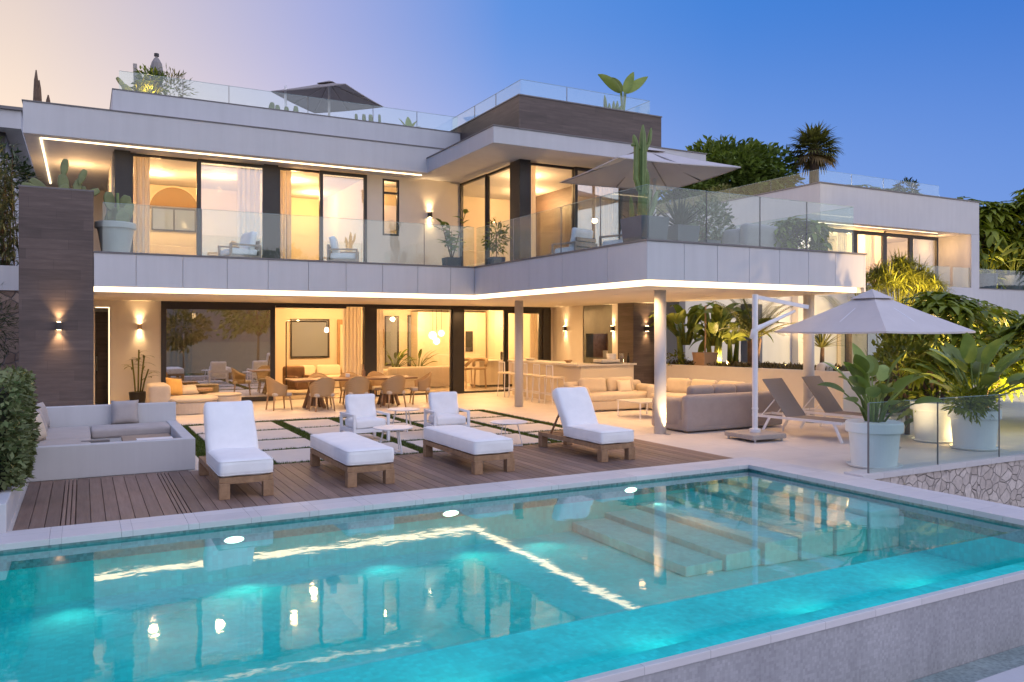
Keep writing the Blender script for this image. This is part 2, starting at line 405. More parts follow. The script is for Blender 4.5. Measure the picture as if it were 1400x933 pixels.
def m_rattan():
    m, t = newmat('woven_rattan'); p = pos(t, (1, 1, 1), 'Object')
    w1 = t.n('ShaderNodeTexWave'); w1.bands_direction = 'Z'; w1.inputs['Scale'].default_value = 22; w1.inputs['Distortion'].default_value = 1.2; t.l(p, w1.inputs[0])
    w2 = t.n('ShaderNodeTexWave'); w2.bands_direction = 'DIAGONAL'; w2.inputs['Scale'].default_value = 14; w2.inputs['Distortion'].default_value = .8; t.l(p, w2.inputs[0])
    h = t.math('MULTIPLY', w1.outputs[1], t.math('ADD', t.math('MULTIPLY', w2.outputs[1], .6), .4))
    c = t.ramp(h, [(0, (.24, .14, .06)), (.5, (.50, .34, .17)), (1, (.64, .47, .27))])
    finish(t, c, .65, h, .6, .006); return m
RATTAN = m_rattan()

def m_water():
    m, t = newmat('pool_water'); p = pos(t, (1, 1, 1), 'World')
    n1 = nz(t, p, 1.5, 3, .5); n2 = nz(t, p, 7, 2, .5)
    h = t.math('ADD', n1, t.math('MULTIPLY', n2, .25))
    bp = t.n('ShaderNodeBump'); bp.inputs['Strength'].default_value = .035; bp.inputs['Distance'].default_value = .05; t.l(h, bp.inputs['Height'])
    lw = t.n('ShaderNodeLayerWeight'); lw.inputs[0].default_value = .5; t.l(bp.outputs[0], lw.inputs['Normal'])
    F = t.math('ADD', t.math('MULTIPLY', t.math('POWER', lw.outputs['Facing'], 3.6), .95), .03)
    tr = t.n('ShaderNodeBsdfTransparent'); tr.inputs[0].default_value = (.42, .94, .94, 1)
    gl = t.n('ShaderNodeBsdfGlossy'); gl.inputs['Roughness'].default_value = .03; t.l(bp.outputs[0], gl.inputs['Normal'])
    mx = t.n('ShaderNodeMixShader'); t.l(F, mx.inputs[0]); t.l(tr.outputs[0], mx.inputs[1]); t.l(gl.outputs[0], mx.inputs[2])
    o = t.n('ShaderNodeOutputMaterial'); t.l(mx.outputs[0], o.inputs[0]); return m
WATER = m_water()
GRASS = leafmat('lawn_blade', (.05, .085, .012), (.11, .15, .025), .6, .2, 5)
TURF = pmat('turf_soil', (.06, .075, .018), .9, .5, 25, .6, 80, coord='World')
GROUND = pmat('dry_ground', (.09, .10, .05), .95, .35, .3, .4, 8, coord='World', bdist=.05)
# ================================================================== setting
g = MB(); g.quad((-400, -400, -2.2), (600, -400, -2.2), (600, 600, -2.2), (-400, 600, -2.2))
struct(g, 'ground', GROUND, 'dry earth of the hillside around the villas')
# raised plot the villa stands on
t = MB()
t.box(-.62, 1.6, 12.3, 18.2, -2.1, -.005); t.box(9.0, 40.0, 9.35, 12.25, -2.1, -.002); t.box(9.3, 40.0, 7.35, 9.35, -2.1, -.002)
t.box(8.95, 40.0, 12.25, 18.25, -2.1, 0); t.box(-12, 40.0, 18.25, 40, -2.1, 0)
t.box(-12, -.62, 9.3, 18.25, -2.1, -.01)
struct(t, 'terrace_floor', FLOORT, 'beige porcelain tiles of the covered terrace')
# timber deck: boards with gaps, some of them grooved into three slats
d = MB(); x = -.62; i = 0
random.seed(3)
while x < 8.98:
    y1 = 12.29 if x < 1.3 else 12.2
    w = min(.134, 8.99 - x)
    if i % 8 == 3 and x < 1.6:
        for k in range(3): d.box(x + k * w / 3 + .004, x + (k + 1) * w / 3 - .006, 9.355, y1, -.05, .0)
    else: d.box(x, x + w, 9.355, y1, -.05, -random.random() * .002)
    x += .14; i += 1
d.box(-.62, 8.99, 9.36, 12.2, -.12, -.06)
struct(d, 'deck', DECK, 'grey brown timber boards along the pool', bevel=.003)
# paving slabs in turf
lw = MB(); lw.box(1.6, 8.95, 12.205, 18.245, -1.0, -.018)
struct(lw, 'turf_bed', TURF, 'soil bed under the paved lawn')
ps = MB(); xs = [1.95, 2.42, 3.66, 4.92, 6.18, 7.44, 8.70]; ys = [12.22, 13.62, 14.98, 16.36, 17.84]
xl = [(1.95, 2.42), (2.62, 3.64), (3.9, 4.9), (5.14, 6.16), (6.4, 7.42), (7.66, 8.68)]
yl = [(12.34, 13.62), (13.73, 14.98), (15.09, 16.36), (16.47, 17.68), (17.8, 18.05)]
yl = [(12.36, 13.66), (13.83, 14.98), (15.14, 16.44), (16.61, 17.94)]
random.seed(8)
for a, b in xl:
    for c, e in yl:
        ps.box(a + random.uniform(-.012, .012), b, c, e + random.uniform(-.012, .012), -.04, random.uniform(-.004, .004))
struct(ps, 'paving_stones', SLAB, 'pale square paving stones set in narrow strips of turf', bevel=.006)
gr = MB(); random.seed(5)
def blade(x, y, z, h, w):
    a = random.uniform(0, 2 * PI); dx, dy = math.cos(a) * w, math.sin(a) * w; l = random.uniform(0, 2 * PI); q = random.uniform(.1, .6) * h
    gr.add([(x - dx, y - dy, z), (x + dx, y + dy, z), (x + math.cos(l) * q, y + math.sin(l) * q, z + h)], [(0, 1, 2)])
def onslab(x, y):
    return any(a - .012 < x < b + .012 for a, b in xl) and any(c - .012 < y < e + .012 for c, e in yl)
n = 0
while n < 30000:
    x = random.uniform(1.61, 8.94); y = random.uniform(12.21, 18.24)
    if onslab(x, y): continue
    blade(x, y, -.02, random.uniform(.02, .05), random.uniform(.004, .008)); n += 1
tag(gr.build('grass', GRASS), 'short green turf in the joints between the paving stones', kind='stuff')

# ================================================================== swimming pool
PX0, PX1, PY0, PY1, WZ = -4.0, 8.75, 4.82, 8.85, -.075
pool = thing('swimming_pool', 'turquoise lit infinity pool with pale coping and glass front wall', 'swimming pool', (2, 7, -1.4))
b = MB()
b.quad((PX0, PY0, -.62), (PX1, PY0, -.62), (PX1, PY1, -.62), (PX0, PY1, -.62))
b.quad((PX0, PY1, -.62), (PX1, PY1, -.62), (PX1, PY1, -.25), (PX0, PY1, -.25))
b.quad((PX1, PY1, -.62), (PX1, PY0, -.62), (PX1, PY0, -.25), (PX1, PY1, -.25))
b.quad((PX0, PY0, -.62), (PX0, PY1, -.62), (PX0, PY1, -.25), (PX0, PY0, -.25))
b.box(PX0, PX1, PY0 - .16, PY0 - .005, -.64, -.40)
b.build('basin', BASIN, pool, world=True)
b = MB(); b.box(PX0, PX1 + .05, PY1 - .004, PY1 + .05, -.25, -.045); b.box(PX1 - .004, PX1 + .05, PY0, PY1 - .005, -.25, -.045)
b.build('waterline_band', BAND, pool, world=True)
b = MB()
for k in range(6):
    x1 = 8.745 - k * .52; b.box(x1 - .52 + .001, x1, 6.35 + .05 * k, 8.845, -.615, -.15 - k * .07)
b.build('steps', STEPM, pool, world=True, bevel=.012)
b = MB()
x = PX0
while x < 9.29:
    b.box(x, min(x + .62, 9.3) - .0015, 8.81, 9.348, -.05, .012); x += .62
y = 8.807
while y > 4.62:
    b.box(8.70, 9.3, max(y - .62, 4.6) + .0015, y, -.05, .012); y -= .62
b.box(PX0 - .5, PX0 + .04, 4.8, 8.8, -.05, .012)
b.build('coping', COPE, pool, world=True, bevel=.004)
b = MB(); b.box(PX0, 8.70, PY0 - .03, PY0, -.42, -.055)
b.build('glass_wall', ACRYL, pool, world=True)
b = MB(); b.box(PX0, 9.3, 4.60, PY0 - .04, -.47, -.405)
b.build('ledge', COPE, pool, world=True, bevel=.006)
b = MB(); b.box(PX0, 9.25, 4.62, 4.655, -1.3, -.475)
b.build('outer_wall', GREYM, pool, world=True)
b = MB(); b.box(9.01, 9.29, 4.66, 9.33, -2.1, -.055); b.build('side_wall', GREYM, pool, world=True)
w = MB(); w.quad((PX0, PY0, WZ), (PX1, PY0, WZ), (PX1, PY1, WZ), (PX0, PY1, WZ))
struct(w, 'water', WATER, 'still turquoise pool water mirroring the house')
# overflow channel and lower white terrace
c = MB(); c.box(-4, 14, 4.30, 4.615, -2.1, -1.13)
struct(c, 'overflow_channel', m_mosaic('channel_mosaic', (.22, .30, .29), (.30, .38, .36), .03, .35), 'grey green mosaic gutter at the foot of the pool wall')
c = MB(); c.box(-6, 14, -4, 4.30, -2.1, -1.10)
struct(c, 'lower_terrace', WHITE, 'white painted lower terrace in front of the pool')
# pool lamps on the far wall
for k, (px, py) in enumerate(((320, 738), (616, 702), (862, 670))):
    p = ony(px, py, 8.84)
    l = thing('pool_lamp', ('round pool lamp glowing in the far wall below the upright left lounger',
                             'round pool lamp glowing in the far wall between the two flat loungers',
                             'round pool lamp glowing at the top end of the pool steps')[k], 'pool lamp', (p.x, 8.85, p.z), group='underwater pool lamps')
    M = Rx(PI / 2)
    M = Matrix.Diagonal((1.05, 1, .36)) @ M
    MB().lathe((0, -.005, 0), [(.0, .012), (.105, .012), (.12, 0), (.12, -.01)], 24, M).build('rim', STEEL, l, smooth=True)
    MB().lathe((0, -.02, 0), [(0, .012), (.06, .01), (.095, 0)], 24, M).build('lens', POOLL, l, smooth=True)
def pool_and_fill_light(x, y, dy, e, c):
    L = bpy.data.lights.new('pool_and_fill_light', 'SPOT'); L.energy = e * 1.7; L.color = c; L.shadow_soft_size = .1; L.spot_size = rad(120); L.spot_blend = 1
    o = bpy.data.objects.new('pool_and_fill_light', L); o.location = (x, y, -.36); o.rotation_euler = V((0, dy, -.05)).to_track_quat('-Z', 'Y').to_euler(); col.objects.link(o)
for x in (-3.3, -1.7, -.1, 2.9, 4.9): pool_and_fill_light(x, 8.72, -1, 6, (.92, 1, .90))  # unseen fill spots added along the far wall to even the glow
pool_and_fill_light(1.45, 8.72, -1, 8, (1, .95, .76)); pool_and_fill_light(4.0, 8.72, -1, 7, (1, .95, .76)); pool_and_fill_light(6.9, 8.72, -1, 4, (1, .93, .72))
for x in (-3.0, -1.2, .6, 2.4, 4.2, 6.0, 7.6): pool_and_fill_light(x, 4.95, 1, 3.6, (.92, 1, .90))  # more added fill, unseen along the near wall

# ================================================================== villa
villa = thing('villa', 'white two storey modern villa with long lit balcony and brown clad pillar', 'house', (4.5, 22, 0))
def P(mb, name, mat, parent=None, **k): return mb.build(name, mat, parent or villa, world=True, **k)
ZS, ZF, ZT, ZU = 2.78, 3.5, 3.6, 6.2
# floor slab between storeys
b = MB(); b.box(.2, 14.3, 18.25, 29.5, ZS, ZF); b.box(8.735, 14.3, 11.27, 18.25, ZS, ZF)
P(b, 'balcony_slab', CEIL)
# panelled balcony front
b = MB()
def panels(xs, fn):
    for a, c in zip(xs[:-1], xs[1:]): fn(a + .004, c - .004)
jx = [ony(q, 375, 18.2).x for q in (186, 250, 310.5, 366.5, 421.5, 473, 523, 571, 616)]
panels([.2] + jx + [8.68], lambda a, c: b.box(a, c, 18.19, 18.245, 2.89, 3.565))
panels([11.2, 12.4, 14.0, 15.4, 16.8, 18.19], lambda a, c: b.box(8.68, 8.73, a, c, 2.89, 3.565))
jx = [ony(q, 365, 11.2).x for q in (935.5, 981, 1024.5, 1066, 1105.5, 1142)]
panels([8.684] + jx + [14.3], lambda a, c: b.box(a, c, 11.2, 11.25, 2.89, 3.565))
b.box(14.3, 14.35, 11.2, 23, 2.80, 3.565)
b.box(14.352, 15.0, 11.75, 12.6, 2.86, 3.52)
P(b, 'balcony_panels', WHITE, bevel=.004)
b = MB(); b.box(.2, 8.7, 18.17, 18.36, 3.567, 3.60); b.box(8.66, 8.85, 11.372, 18.17, 3.567, 3.60); b.box(8.66, 14.37, 11.18, 11.37, 3.567, 3.60)
P(b, 'balcony_cap', CAP)
b = MB(); b.box(.2, 8.70, 18.215, 18.235, 2.785, 2.885); b.box(8.705, 8.72, 11.235, 18.215, 2.785, 2.885); b.box(8.72, 14.1, 11.23, 11.25, 2.785, 2.885)
P(b, 'balcony_light_strip', LED)
# brown planter pillar
b = MB(); b.box(-1.09, .195, 18.19, 19.9, 0, 4.79); P(b, 'pillar', CLAD)
b = MB(); b.box(-1.10, .205, 18.18, 18.24, 4.79, 4.82); b.box(-1.10, -1.04, 18.24, 19.9, 4.79, 4.82); b.box(.14, .205, 18.24, 19.9, 4.79, 4.82); P(b, 'pillar_rim', CAP)
b = MB(); b.box(-1.04, .14, 18.24, 19.88, 4.74, 4.80); P(b, 'pillar_soil', SOIL)
# columns
for cx, cy in ((10.1, 18.45), (9.89, 12.35), (13.92, 12.3)):
    P(MB().tube([(cx, cy, 0), (cx, cy, ZS)], .115, 32), 'column', WHITE, smooth=True)
# ---- roofs
b = MB(); b.box(-1.12, 9.0, 19.9, 29.5, ZU, 6.88); P(b, 'roof', WHITE, bevel=.01)
b = MB(); b.box(8.1, 14.3, 15.98, 23.0, ZU + .002, 6.58); P(b, 'roof', WHITE, bevel=.01)
b = MB(); b.box(-1.14, 8.98, 19.88, 20.1, 6.88, 6.905); b.box(-1.14, -.94, 20.1, 29.5, 6.88, 6.905); b.box(8.08, 14.32, 15.96, 16.16, 6.58, 6.605); b.box(8.08, 8.28, 16.16, 19.9, 6.58, 6.605)
P(b, 'roof_cap', CAP)
b = MB(); b.box(.61, 9.44, 20.7, 20.86, 6.9, 7.58); b.box(.61, .77, 20.86, 29.5, 6.9, 7.58); b.box(.77, 9.44, 20.86, 29.4, 6.89, 7.2)
P(b, 'roof_parapet', WHITE, bevel=.008)
b = MB(); b.box(.6, 9.44, 20.69, 20.87, 7.58, 7.605); b.box(.6, .78, 20.87, 29.5, 7.58, 7.605); P(b, 'roof_cap', CAP)
b = MB(); b.box(9.45, 13.85, 17.25, 22.9, 6.6, 7.78); P(b, 'stair_tower', CLAD)
b = MB(); b.box(9.43, 13.87, 17.23, 22.92, 7.78, 7.81); P(b, 'roof_cap', CAP)
# thin light strip let into the eaves
b = MB(); b.box(-.80, 8.06, 20.18, 20.215, 6.172, 6.202); b.box(-.82, -.785, 20.215, 26.3, 6.172, 6.202); P(b, 'eaves_light_strip', LED)
# ---- upper storey walls
b = MB(); b.box(6.72, 7.17, 20.8, 21.0, ZF, ZU); b.box(7.65, 9.5, 20.8, 21.0, ZF, ZU); b.box(7.17, 7.65, 20.8, 21.0, ZF, 4.58); b.box(7.17, 7.65, 20.8, 21.0, 6.12, ZU)
P(b, 'wall', CREAMWALL)
P(MB().box(.62, .66, 21.06, 26.99, ZF, ZU), 'wall', CREAMWALL); P(MB().box(-1.0, .66, 27.0, 27.2, 3.0, ZU), 'wall', CREAMWALL)
P(MB().box(.65, .99, 20.74, 21.05, ZF, ZU), 'mullion', DARK); P(MB().box(4.04, 4.39, 20.76, 21.05, ZF, ZU), 'mullion', DARK)
b = MB(); b.box(9.44, 9.74, 17.2, 17.72, ZF, ZU); P(b, 'mullion', DARK)
b = MB(); b.box(12.53, 13.1, 17.27, 23.0, ZF, ZU - .002); P(b, 'side_wall', CLAD)
def window(p0, p1, z0, z1, pane=GLASS, fw=.06, sides=(1, 1, 1, 1), dep=.08, name='window', sash=0):
    """frame with its pane between two plan points; sides: left right top bottom"""
    p0 = V((*p0, 0)); p1 = V((*p1, 0)); d = (p1 - p0); L = d.length; d.normalize(); a = math.atan2(d.y, d.x)
    M = Matrix.Translation(V((p0.x, p0.y, 0))) @ Matrix.Rotation(a, 4, 'Z')
    f = MB()
    if sides[0]: f.box(0, fw, -dep / 2, dep / 2, z0, z1, M)
    if sides[1]: f.box(L - fw, L, -dep / 2, dep / 2, z0, z1, M)
    x0 = fw if sides[0] else 0; x1 = L - fw if sides[1] else L
    if sides[2]: f.box(x0, x1, -dep / 2, dep / 2, z1 - fw, z1, M)
    if sides[3]: f.box(x0, x1, -dep / 2, dep / 2, z0, z0 + fw, M)
    if sash: f.box(x0, x1, -dep / 2, dep / 2, sash, sash + fw, M)
    fr = P(f, name, DARK)
    if pane is not None:
        q = MB(); q.box(x0 - .005, x1 + .005, -.006, .006, z0 + (fw - .005 if sides[3] else 0), z1 - (fw - .005 if sides[2] else 0), M)
        o = q.build('pane', pane, fr, world=True)
    return fr
Y1 = 20.86
window((.99, Y1), (2.51, Y1), ZF, ZU - .03, None, name='door_frame')
window((2.47, Y1 - .07), (4.08, Y1 - .07), ZF, ZU - .03, MIRG, .075)
window((4.39, Y1), (5.52, Y1), ZF, ZU - .03, None, name='door_frame')
window((5.45, Y1 - .07), (6.72, Y1 - .07), ZF, ZU - .03, MIRG, .085)
window((7.17, Y1), (7.65, Y1), 4.58, 6.12, GLASS, .055, sash=5.72)
window((9.5, 20.78), (9.5, 19.12), ZF, ZU - .03, GLASS, .06)
window((9.53, 19.16), (9.53, 17.72), ZF, ZU - .03, GLASS, .06)
window((9.74, 17.32), (11.10, 17.32), ZF, ZU - .03, None, .06, name='door_frame')
window((11.05, 17.25), (12.53, 17.25), ZF, ZU - .03, MIRG, .08)
# ---- ground floor
YG = 23.2
P(MB().box(.79, 1.84, YG, YG + .2, 0, ZS), 'wall', CREAMWALL); P(MB().box(13.9, 14.2, YG, YG + .2, 0, ZS), 'wall', CREAMWALL)
P(MB().box(14.0, 14.2, 21.35, YG, 0, ZS), 'wall', CREAMWALL); P(MB().box(14.0, 14.2, 18.95, 19.75, 0, ZS), 'wall', CREAMWALL)
P(MB().box(-1.1, .2, 19.9, 24.6, 0, ZS), 'wall', CREAMWALL)
b = MB(); b.box(.2, .28, YG - .2, YG + 1.3, 0, ZS); b.box(.62, .79, YG, YG + 1.3, 0, ZS); b.box(.28, .62, YG, YG + 1.3, 2.62, ZS); b.box(.28, .62, YG + 1.3, YG + 1.4, 0, 2.62)
P(b, 'wall', CREAMWALL)
b = MB(); b.box(.3, .60, YG + 1.22, YG + 1.29, 0.02, 2.5); dr = P(b, 'door', CLAD); P(MB().tube([(.34, YG + 1.18, .9), (.34, YG + 1.18, 1.3)], .012, 8), 'handle', STEEL, dr)
b = MB(); b.box(.605, .618, YG + .25, YG + .28, .02, 2.6); b.box(.3, .605, YG + .25, YG + .28, 2.59, 2.605); P(b, 'door_light_strip', LED)
b = MB(); b.box(13.62, 14.6, 18.2, 18.94, 0, ZS); P(b, 'pier', CLAD)
# dark tiled grill niche in the side wall
m, tn = newmat('green_grey_tile'); pp = pos(tn, (1, 1, 1), 'World'); finish(tn, tn.ramp(nz(tn, pp, 2, 6), [(.3, (.085, .085, .06)), (.7, (.15, .145, .10))]), .35)
b = MB(); b.box(14.02, 14.3, 19.75, 21.35, 1.9, ZS); b.box(14.02, 14.3, 19.75, 20.0, 0, 1.9); b.box(14.02, 14.3, 21.2, 21.35, 0, 1.9); b.box(14.02, 14.3, 20.0, 21.2, 0, 1.15)
P(b, 'grill_wall', m)
b = MB(); b.box(14.8, 14.9, 19.9, 21.3, 1.1, 1.95); b.box(14.3, 14.9, 19.9, 20.0, 1.1, 1.95); b.box(14.3, 14.9, 21.2, 21.3, 1.1, 1.95); b.box(14.3, 14.9, 20, 21.2, 1.1, 1.15)
P(b, 'niche', TEAK)
b = MB(); b.box(1.84, 13.9, YG - .03, YG + .12, 2.70, ZS); P(b, 'head_frame', DARK)
b = MB(); b.box(7.43, 7.77, YG - .05, YG + .2, 0, 2.70); P(b, 'mullion', DARK)
b = MB(); b.box(10.29, 10.67, YG - .05, YG + .2, 0, 2.70); P(b, 'mullion', DARK)
b = MB(); b.box(13.6, 13.9, YG - .05, YG + .2, 0, 2.70); P(b, 'mullion', DARK)
b = MB(); b.box(1.84, 13.6, YG + .14, YG + .17, 0.001, .012); P(b, 'sliding_track', DARK)
window((1.84, YG), (4.81, YG), 0.01, 2.70, SOLARG, .13)
window((4.85, YG + .1), (6.9, YG + .1), 0.005, 2.70, None, .05, (0, 0, 1, 0), name='door_frame')
window((7.77, YG + .04), (10.29, YG + .04), 0.005, 2.70, GLASS, .05, (1, 1, 1, 1))
window((10.67, YG + .04), (12.2, YG + .04), 0.005, 2.70, GLASS, .05, (1, 1, 1, 1))
window((12.17, YG + .04), (13.6, YG + .04), 0.005, 2.70, None, .14, (1, 1, 1, 0), name='door_frame')
# ---- rooms inside
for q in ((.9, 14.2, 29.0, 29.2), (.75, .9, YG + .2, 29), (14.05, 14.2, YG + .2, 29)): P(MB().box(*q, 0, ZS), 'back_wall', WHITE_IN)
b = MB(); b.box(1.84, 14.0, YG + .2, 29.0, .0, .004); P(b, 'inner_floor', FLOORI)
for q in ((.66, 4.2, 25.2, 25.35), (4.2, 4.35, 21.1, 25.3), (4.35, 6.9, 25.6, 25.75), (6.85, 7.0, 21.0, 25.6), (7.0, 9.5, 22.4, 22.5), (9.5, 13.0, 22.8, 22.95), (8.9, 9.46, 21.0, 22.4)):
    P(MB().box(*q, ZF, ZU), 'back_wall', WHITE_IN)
# small framed details of the rear wall seen through the openings
def rear(px0, py0, px1, py1, Y, mat, name, th=.04, par=None, base=None):
    a = ony(px0, py0, Y); c = ony(px1, py1, Y)
    b = MB(); b.box(a.x, c.x, Y - th, Y, c.z if base is None else base, a.z); return P(b, name, mat, par)
GARD = glassmat('dusk_window', (.25, .28, .32), .18, gain=.7, film=(.6, (.34, .38, .43)))
for (x0, y0, x1, y1) in ((397, 436, 450, 489), (526, 432, 545, 500), (557, 431, 592, 500)):
    w = rear(x0, y0, x1, y1, 28.98, DARK, 'window', .05); a = ony(x0, y0, 28.9); c = ony(x1, y1, 28.9)
    q = MB(); q.box(a.x + .06, c.x - .06, 28.90, 28.925, c.z + .06, a.z - .06); q.build('pane', GARD, w, world=True)
w = rear(461, 437, 478, 540, 28.98, OAK, 'door', .05, None, 0.004)
rear(465, 444, 478, 540, 28.92, WHITE_IN, 'door_leaf', .02, w, 0.01)
# arch niche with mirror window in the bedroom
arch = []
ca = ony(238, 288, 25.18); rr = .66
for k in range(33):
    a = PI * k / 32; arch.append((ca.x + rr * math.cos(a), rr * math.sin(a)))
z0 = ca.z - .35
b = MB(); vs = [V((x, 25.17, z0 + z + .35)) for x, z in arch]; vs2 = [V((v.x, 25.10, v.z)) for v in vs]
ob = [V((ca.x + (rr + .05) * math.cos(PI * k / 32), 25.10, z0 + .35 + (rr + .05) * math.sin(PI * k / 32))) for k in range(33)]
ob2 = [V((v.x, 25.17, v.z)) for v in ob]
for k in range(32):
    b.quad(vs2[k], vs2[k + 1], ob[k + 1], ob[k]); b.quad(ob[k], ob[k + 1], ob2[k + 1], ob2[k]); b.quad(vs2[k + 1], vs2[k], vs[k], vs[k + 1])
P(b, 'arch_moulding', WHITE_IN)
b = MB(); n_ = len(vs); b.add([V((v.x, 25.12, v.z)) for v in vs], [tuple(range(n_))]); P(b, 'arch_mirror', glassmat('warm_mirror', (.75, .6, .45), .3, gain=.5, film=(.55, (.42, .30, .17))))
w = rear(207, 283, 268, 318, 25.16, DARK, 'window', .05); a = ony(207, 283, 25.1); c = ony(268, 318, 25.1)
q = MB(); q.box(a.x + .04, (a.x + c.x) / 2 - .02, 25.09, 25.105, c.z + .04, a.z - .04); q.box((a.x + c.x) / 2 + .02, c.x - .04, 25.09, 25.105, c.z + .04, a.z - .04)
q.build('pane', GARD, w, world=True)
# ================================================================== glass railings (parts of the villa)
def railing(p0, p1, z0, z1, joints, par=None, mat=RAIL, th=.016, world=True, name='glass_railing', post=True):
    par = par or villa
    p0 = V((*p0, 0)); p1 = V((*p1, 0)); d = p1 - p0; L = d.length; d.normalize(); M = Matrix.Translation(p0) @ Matrix.Rotation(math.atan2(d.y, d.x), 4, 'Z')
    js = [0] + sorted(joints) + [L]
    rail = None
    for a, c in zip(js[:-1], js[1:]):
        q = MB(); q.box(a + .008, c - .008, -th / 2, th / 2, z0, z1, M); o = q.build(name, mat, par, world=True); rail = rail or o
        e = MB(); e.box(a + .008, c - .008, -th / 2, th / 2, z1 + .0005, z1 + .006, M); e.build('edge', EDGE, o, world=True)
        if post and a > .01:
            e = MB(); e.box(a - .006, a + .006, -.009, .009, z0, z1 + .004, M); e.build('joint', CAP, o, world=True)
EDGE = pmat('glass_edge', (.30, .42, .42), .25, .1, 5)
Lf = 18.28
railing((.35, Lf), (8.72, Lf), 3.6, 4.60, [1.9, 3.7, 5.5, ony(580, 340, Lf).x - .35])
railing((8.77, 18.25), (8.77, 11.3), 3.6, 4.57, [18.25 - onx(q, 320, 8.77).y for q in (702, 767, 821)])
railing((8.78, 11.3), (14.1, 11.3), 3.6, 4.56, [ony(q, 300, 11.3).x - 8.78 for q in (966, 1039, 1103)])
railing((14.1, 11.3), (14.1, 16.5), 3.6, 4.56, [1.7, 3.4])
railing((.74, 20.78), (9.4, 20.78), 7.605, 8.05, [ony(q, 140, 20.78).x - .74 for q in (250, 313, 421, 510, 570)])
railing((9.55, 17.33), (13.52, 17.33), 7.81, 8.2, [ony(775, 130, 17.33).x - 9.55])
railing((9.55, 21.5), (9.55, 17.34), 7.81, 8.2, [21.5 - onx(q, 140, 9.55).y for q in (649, 678)])
railing((13.52, 17.33), (13.52, 21.0), 7.81, 8.2, [1.9])

# ================================================================== garden walls
b = MB(); b.box(9.31, 40, 7.34, 7.6, -2.1, -.04)
sw = one(b, 'stone_wall', STONE, 'pale rubble stone retaining wall under the glass fence', 'wall')
b = MB(); b.box(9.31, 40, 7.31, 7.62, -.038, .035); b.build('coping', COPE, sw)
gf = thing('glass_fence', 'frameless glass fence with dark joints in front of the white pots', 'fence', (9.45, 7.39, .035))
railing((9.53, 7.39), (16.5, 7.39), .035, 1.0, [ony(q, 600, 7.39).x - 9.53 for q in (1282, 1366)] + [4.6, 6.0], par=gf, name='panel')
q = MB(); q.box(9.515, 9.528, 7.378, 7.402, .035, 1.0); q.build('end_joint', CAP, gf, world=True)
# raised planter at the edge of the covered terrace
def wall_along(p, q, th, z0, z1):
    b = MB(); p = V((*p, 0)); q = V((*q, 0)); d = (q - p).normalized(); n = V((-d.y, d.x, 0)) * th
    b.prism([(p.x, p.y), (q.x, q.y), (q.x + n.x, q.y + n.y), (p.x + n.x, p.y + n.y)], z0, z1); return b
pw = one(wall_along((15.25, 12.7), (14.3, 18.1), -.22, 0, 1.05), 'planter_wall', CREAMWALL, 'cream garden wall holding the raised bed of banana and palm plants', 'wall')
b = MB(); b.prism([(15.47, 12.74), (19.0, 12.7), (19.0, 19.5), (14.5, 19.5), (14.52, 18.1)], 0, .98); b.build('bed_soil', SOIL, pw)
b = MB(); b.box(15.255, 16.6, 12.5, 12.72, 0, 1.05); b.build('return_wall', CREAMWALL, pw)
railing((15.3, 12.60), (17.0, 12.60), 1.06, 1.95, [.9], par=pw, name='glass_panel')
# left side: retaining wall, white band
b = MB(); b.box(-14, -1.12, 22.6, 23.2, 0, 2.95)
lw_ = one(b, 'stone_wall', STONEB, 'brown rubble stone retaining wall behind the brown pillar', 'wall')
b = MB(); b.box(-14, -1.12, 22.55, 23.2, 2.96, 3.55); b.build('white_band', WHITE, lw_)
b = MB(); b.box(-14, -1.12, 23.2, 40, -1, 3.5)
struct(b, 'upper_ground', GROUND, 'raised earth bank behind the stone wall')

# ================================================================== neighbouring villas
fv = thing('villa', 'neighbouring white villa with lit upper rooms behind the umbrella trees', 'house', (31, 24, 0))
def Q(mb, name, mat, **k): return mb.build(name, mat, fv, world=True, **k)
FX0, FX1, FY = 26.0, 36.5, 22.4
b = MB(); b.box(FX0, FX1, FY, 34.5, 6.4, 7.9); Q(b, 'roof', WHITE, bevel=.02)
b = MB(); b.box(FX0 - .03, FX1 + .03, FY - .03, FY + .3, 7.9, 7.95); b.box(FX0 - .03, FX0 + .3, FY + .3, 34.5, 7.9, 7.95); Q(b, 'roof_cap', CAP)
b = MB(); b.box(35.9, FX1, FY, 30, 3.951, 6.4); b.box(34.2, 35.9, FY + 1.7, FY + 1.9, 3.9, 6.4); b.box(FX0 + .8, 36, 30, 30.2, 3.9, 6.4)
b.box(FX0, 36.5, FY + 1.2, 40, -2.1, 3.25); b.box(23.5, FX0, FY + 6, 30, -2.1, 3.25)
b.box(25.0, 36.5, FY, FY + 1.2, 3.3, 3.95); b.box(25.0, 30.2, FY + .3, FY + 1.2, -2.1, 3.3)
Q(b, 'wall', WHITE)
b = MB(); b.box(26.3, 36, FY + .3, 30, 3.9, 3.99); Q(b, 'floor_slab', FLOORI)
b = MB(); b.box(26.35, 34.1, FY + .42, FY + .47, 6.388, 6.402); b.box(26.35, 26.4, FY + .47, 30, 6.388, 6.402); Q(b, 'light_strip', LED)
yw = FY + .9
def fwin(x0, x1, pane=GLASS, fw=.13):
    f = MB(); f.box(x0, x0 + fw, yw, yw + .1, 3.99, 6.3); f.box(x1 - fw, x1, yw, yw + .1, 3.99, 6.3); f.box(x0 + fw, x1 - fw, yw, yw + .1, 6.15, 6.3)
    fr = Q(f, 'window', DARK); q = MB(); q.box(x0 + fw, x1 - fw, yw + .04, yw + .055, 3.99, 6.15); q.build('pane', pane, fr, world=True)
xw = [ony(q, 330, yw).x for q in (1128, 1170, 1210, 1246, 1283)]
for a, c in zip(xw[:-1], xw[1:]): fwin(a, c)
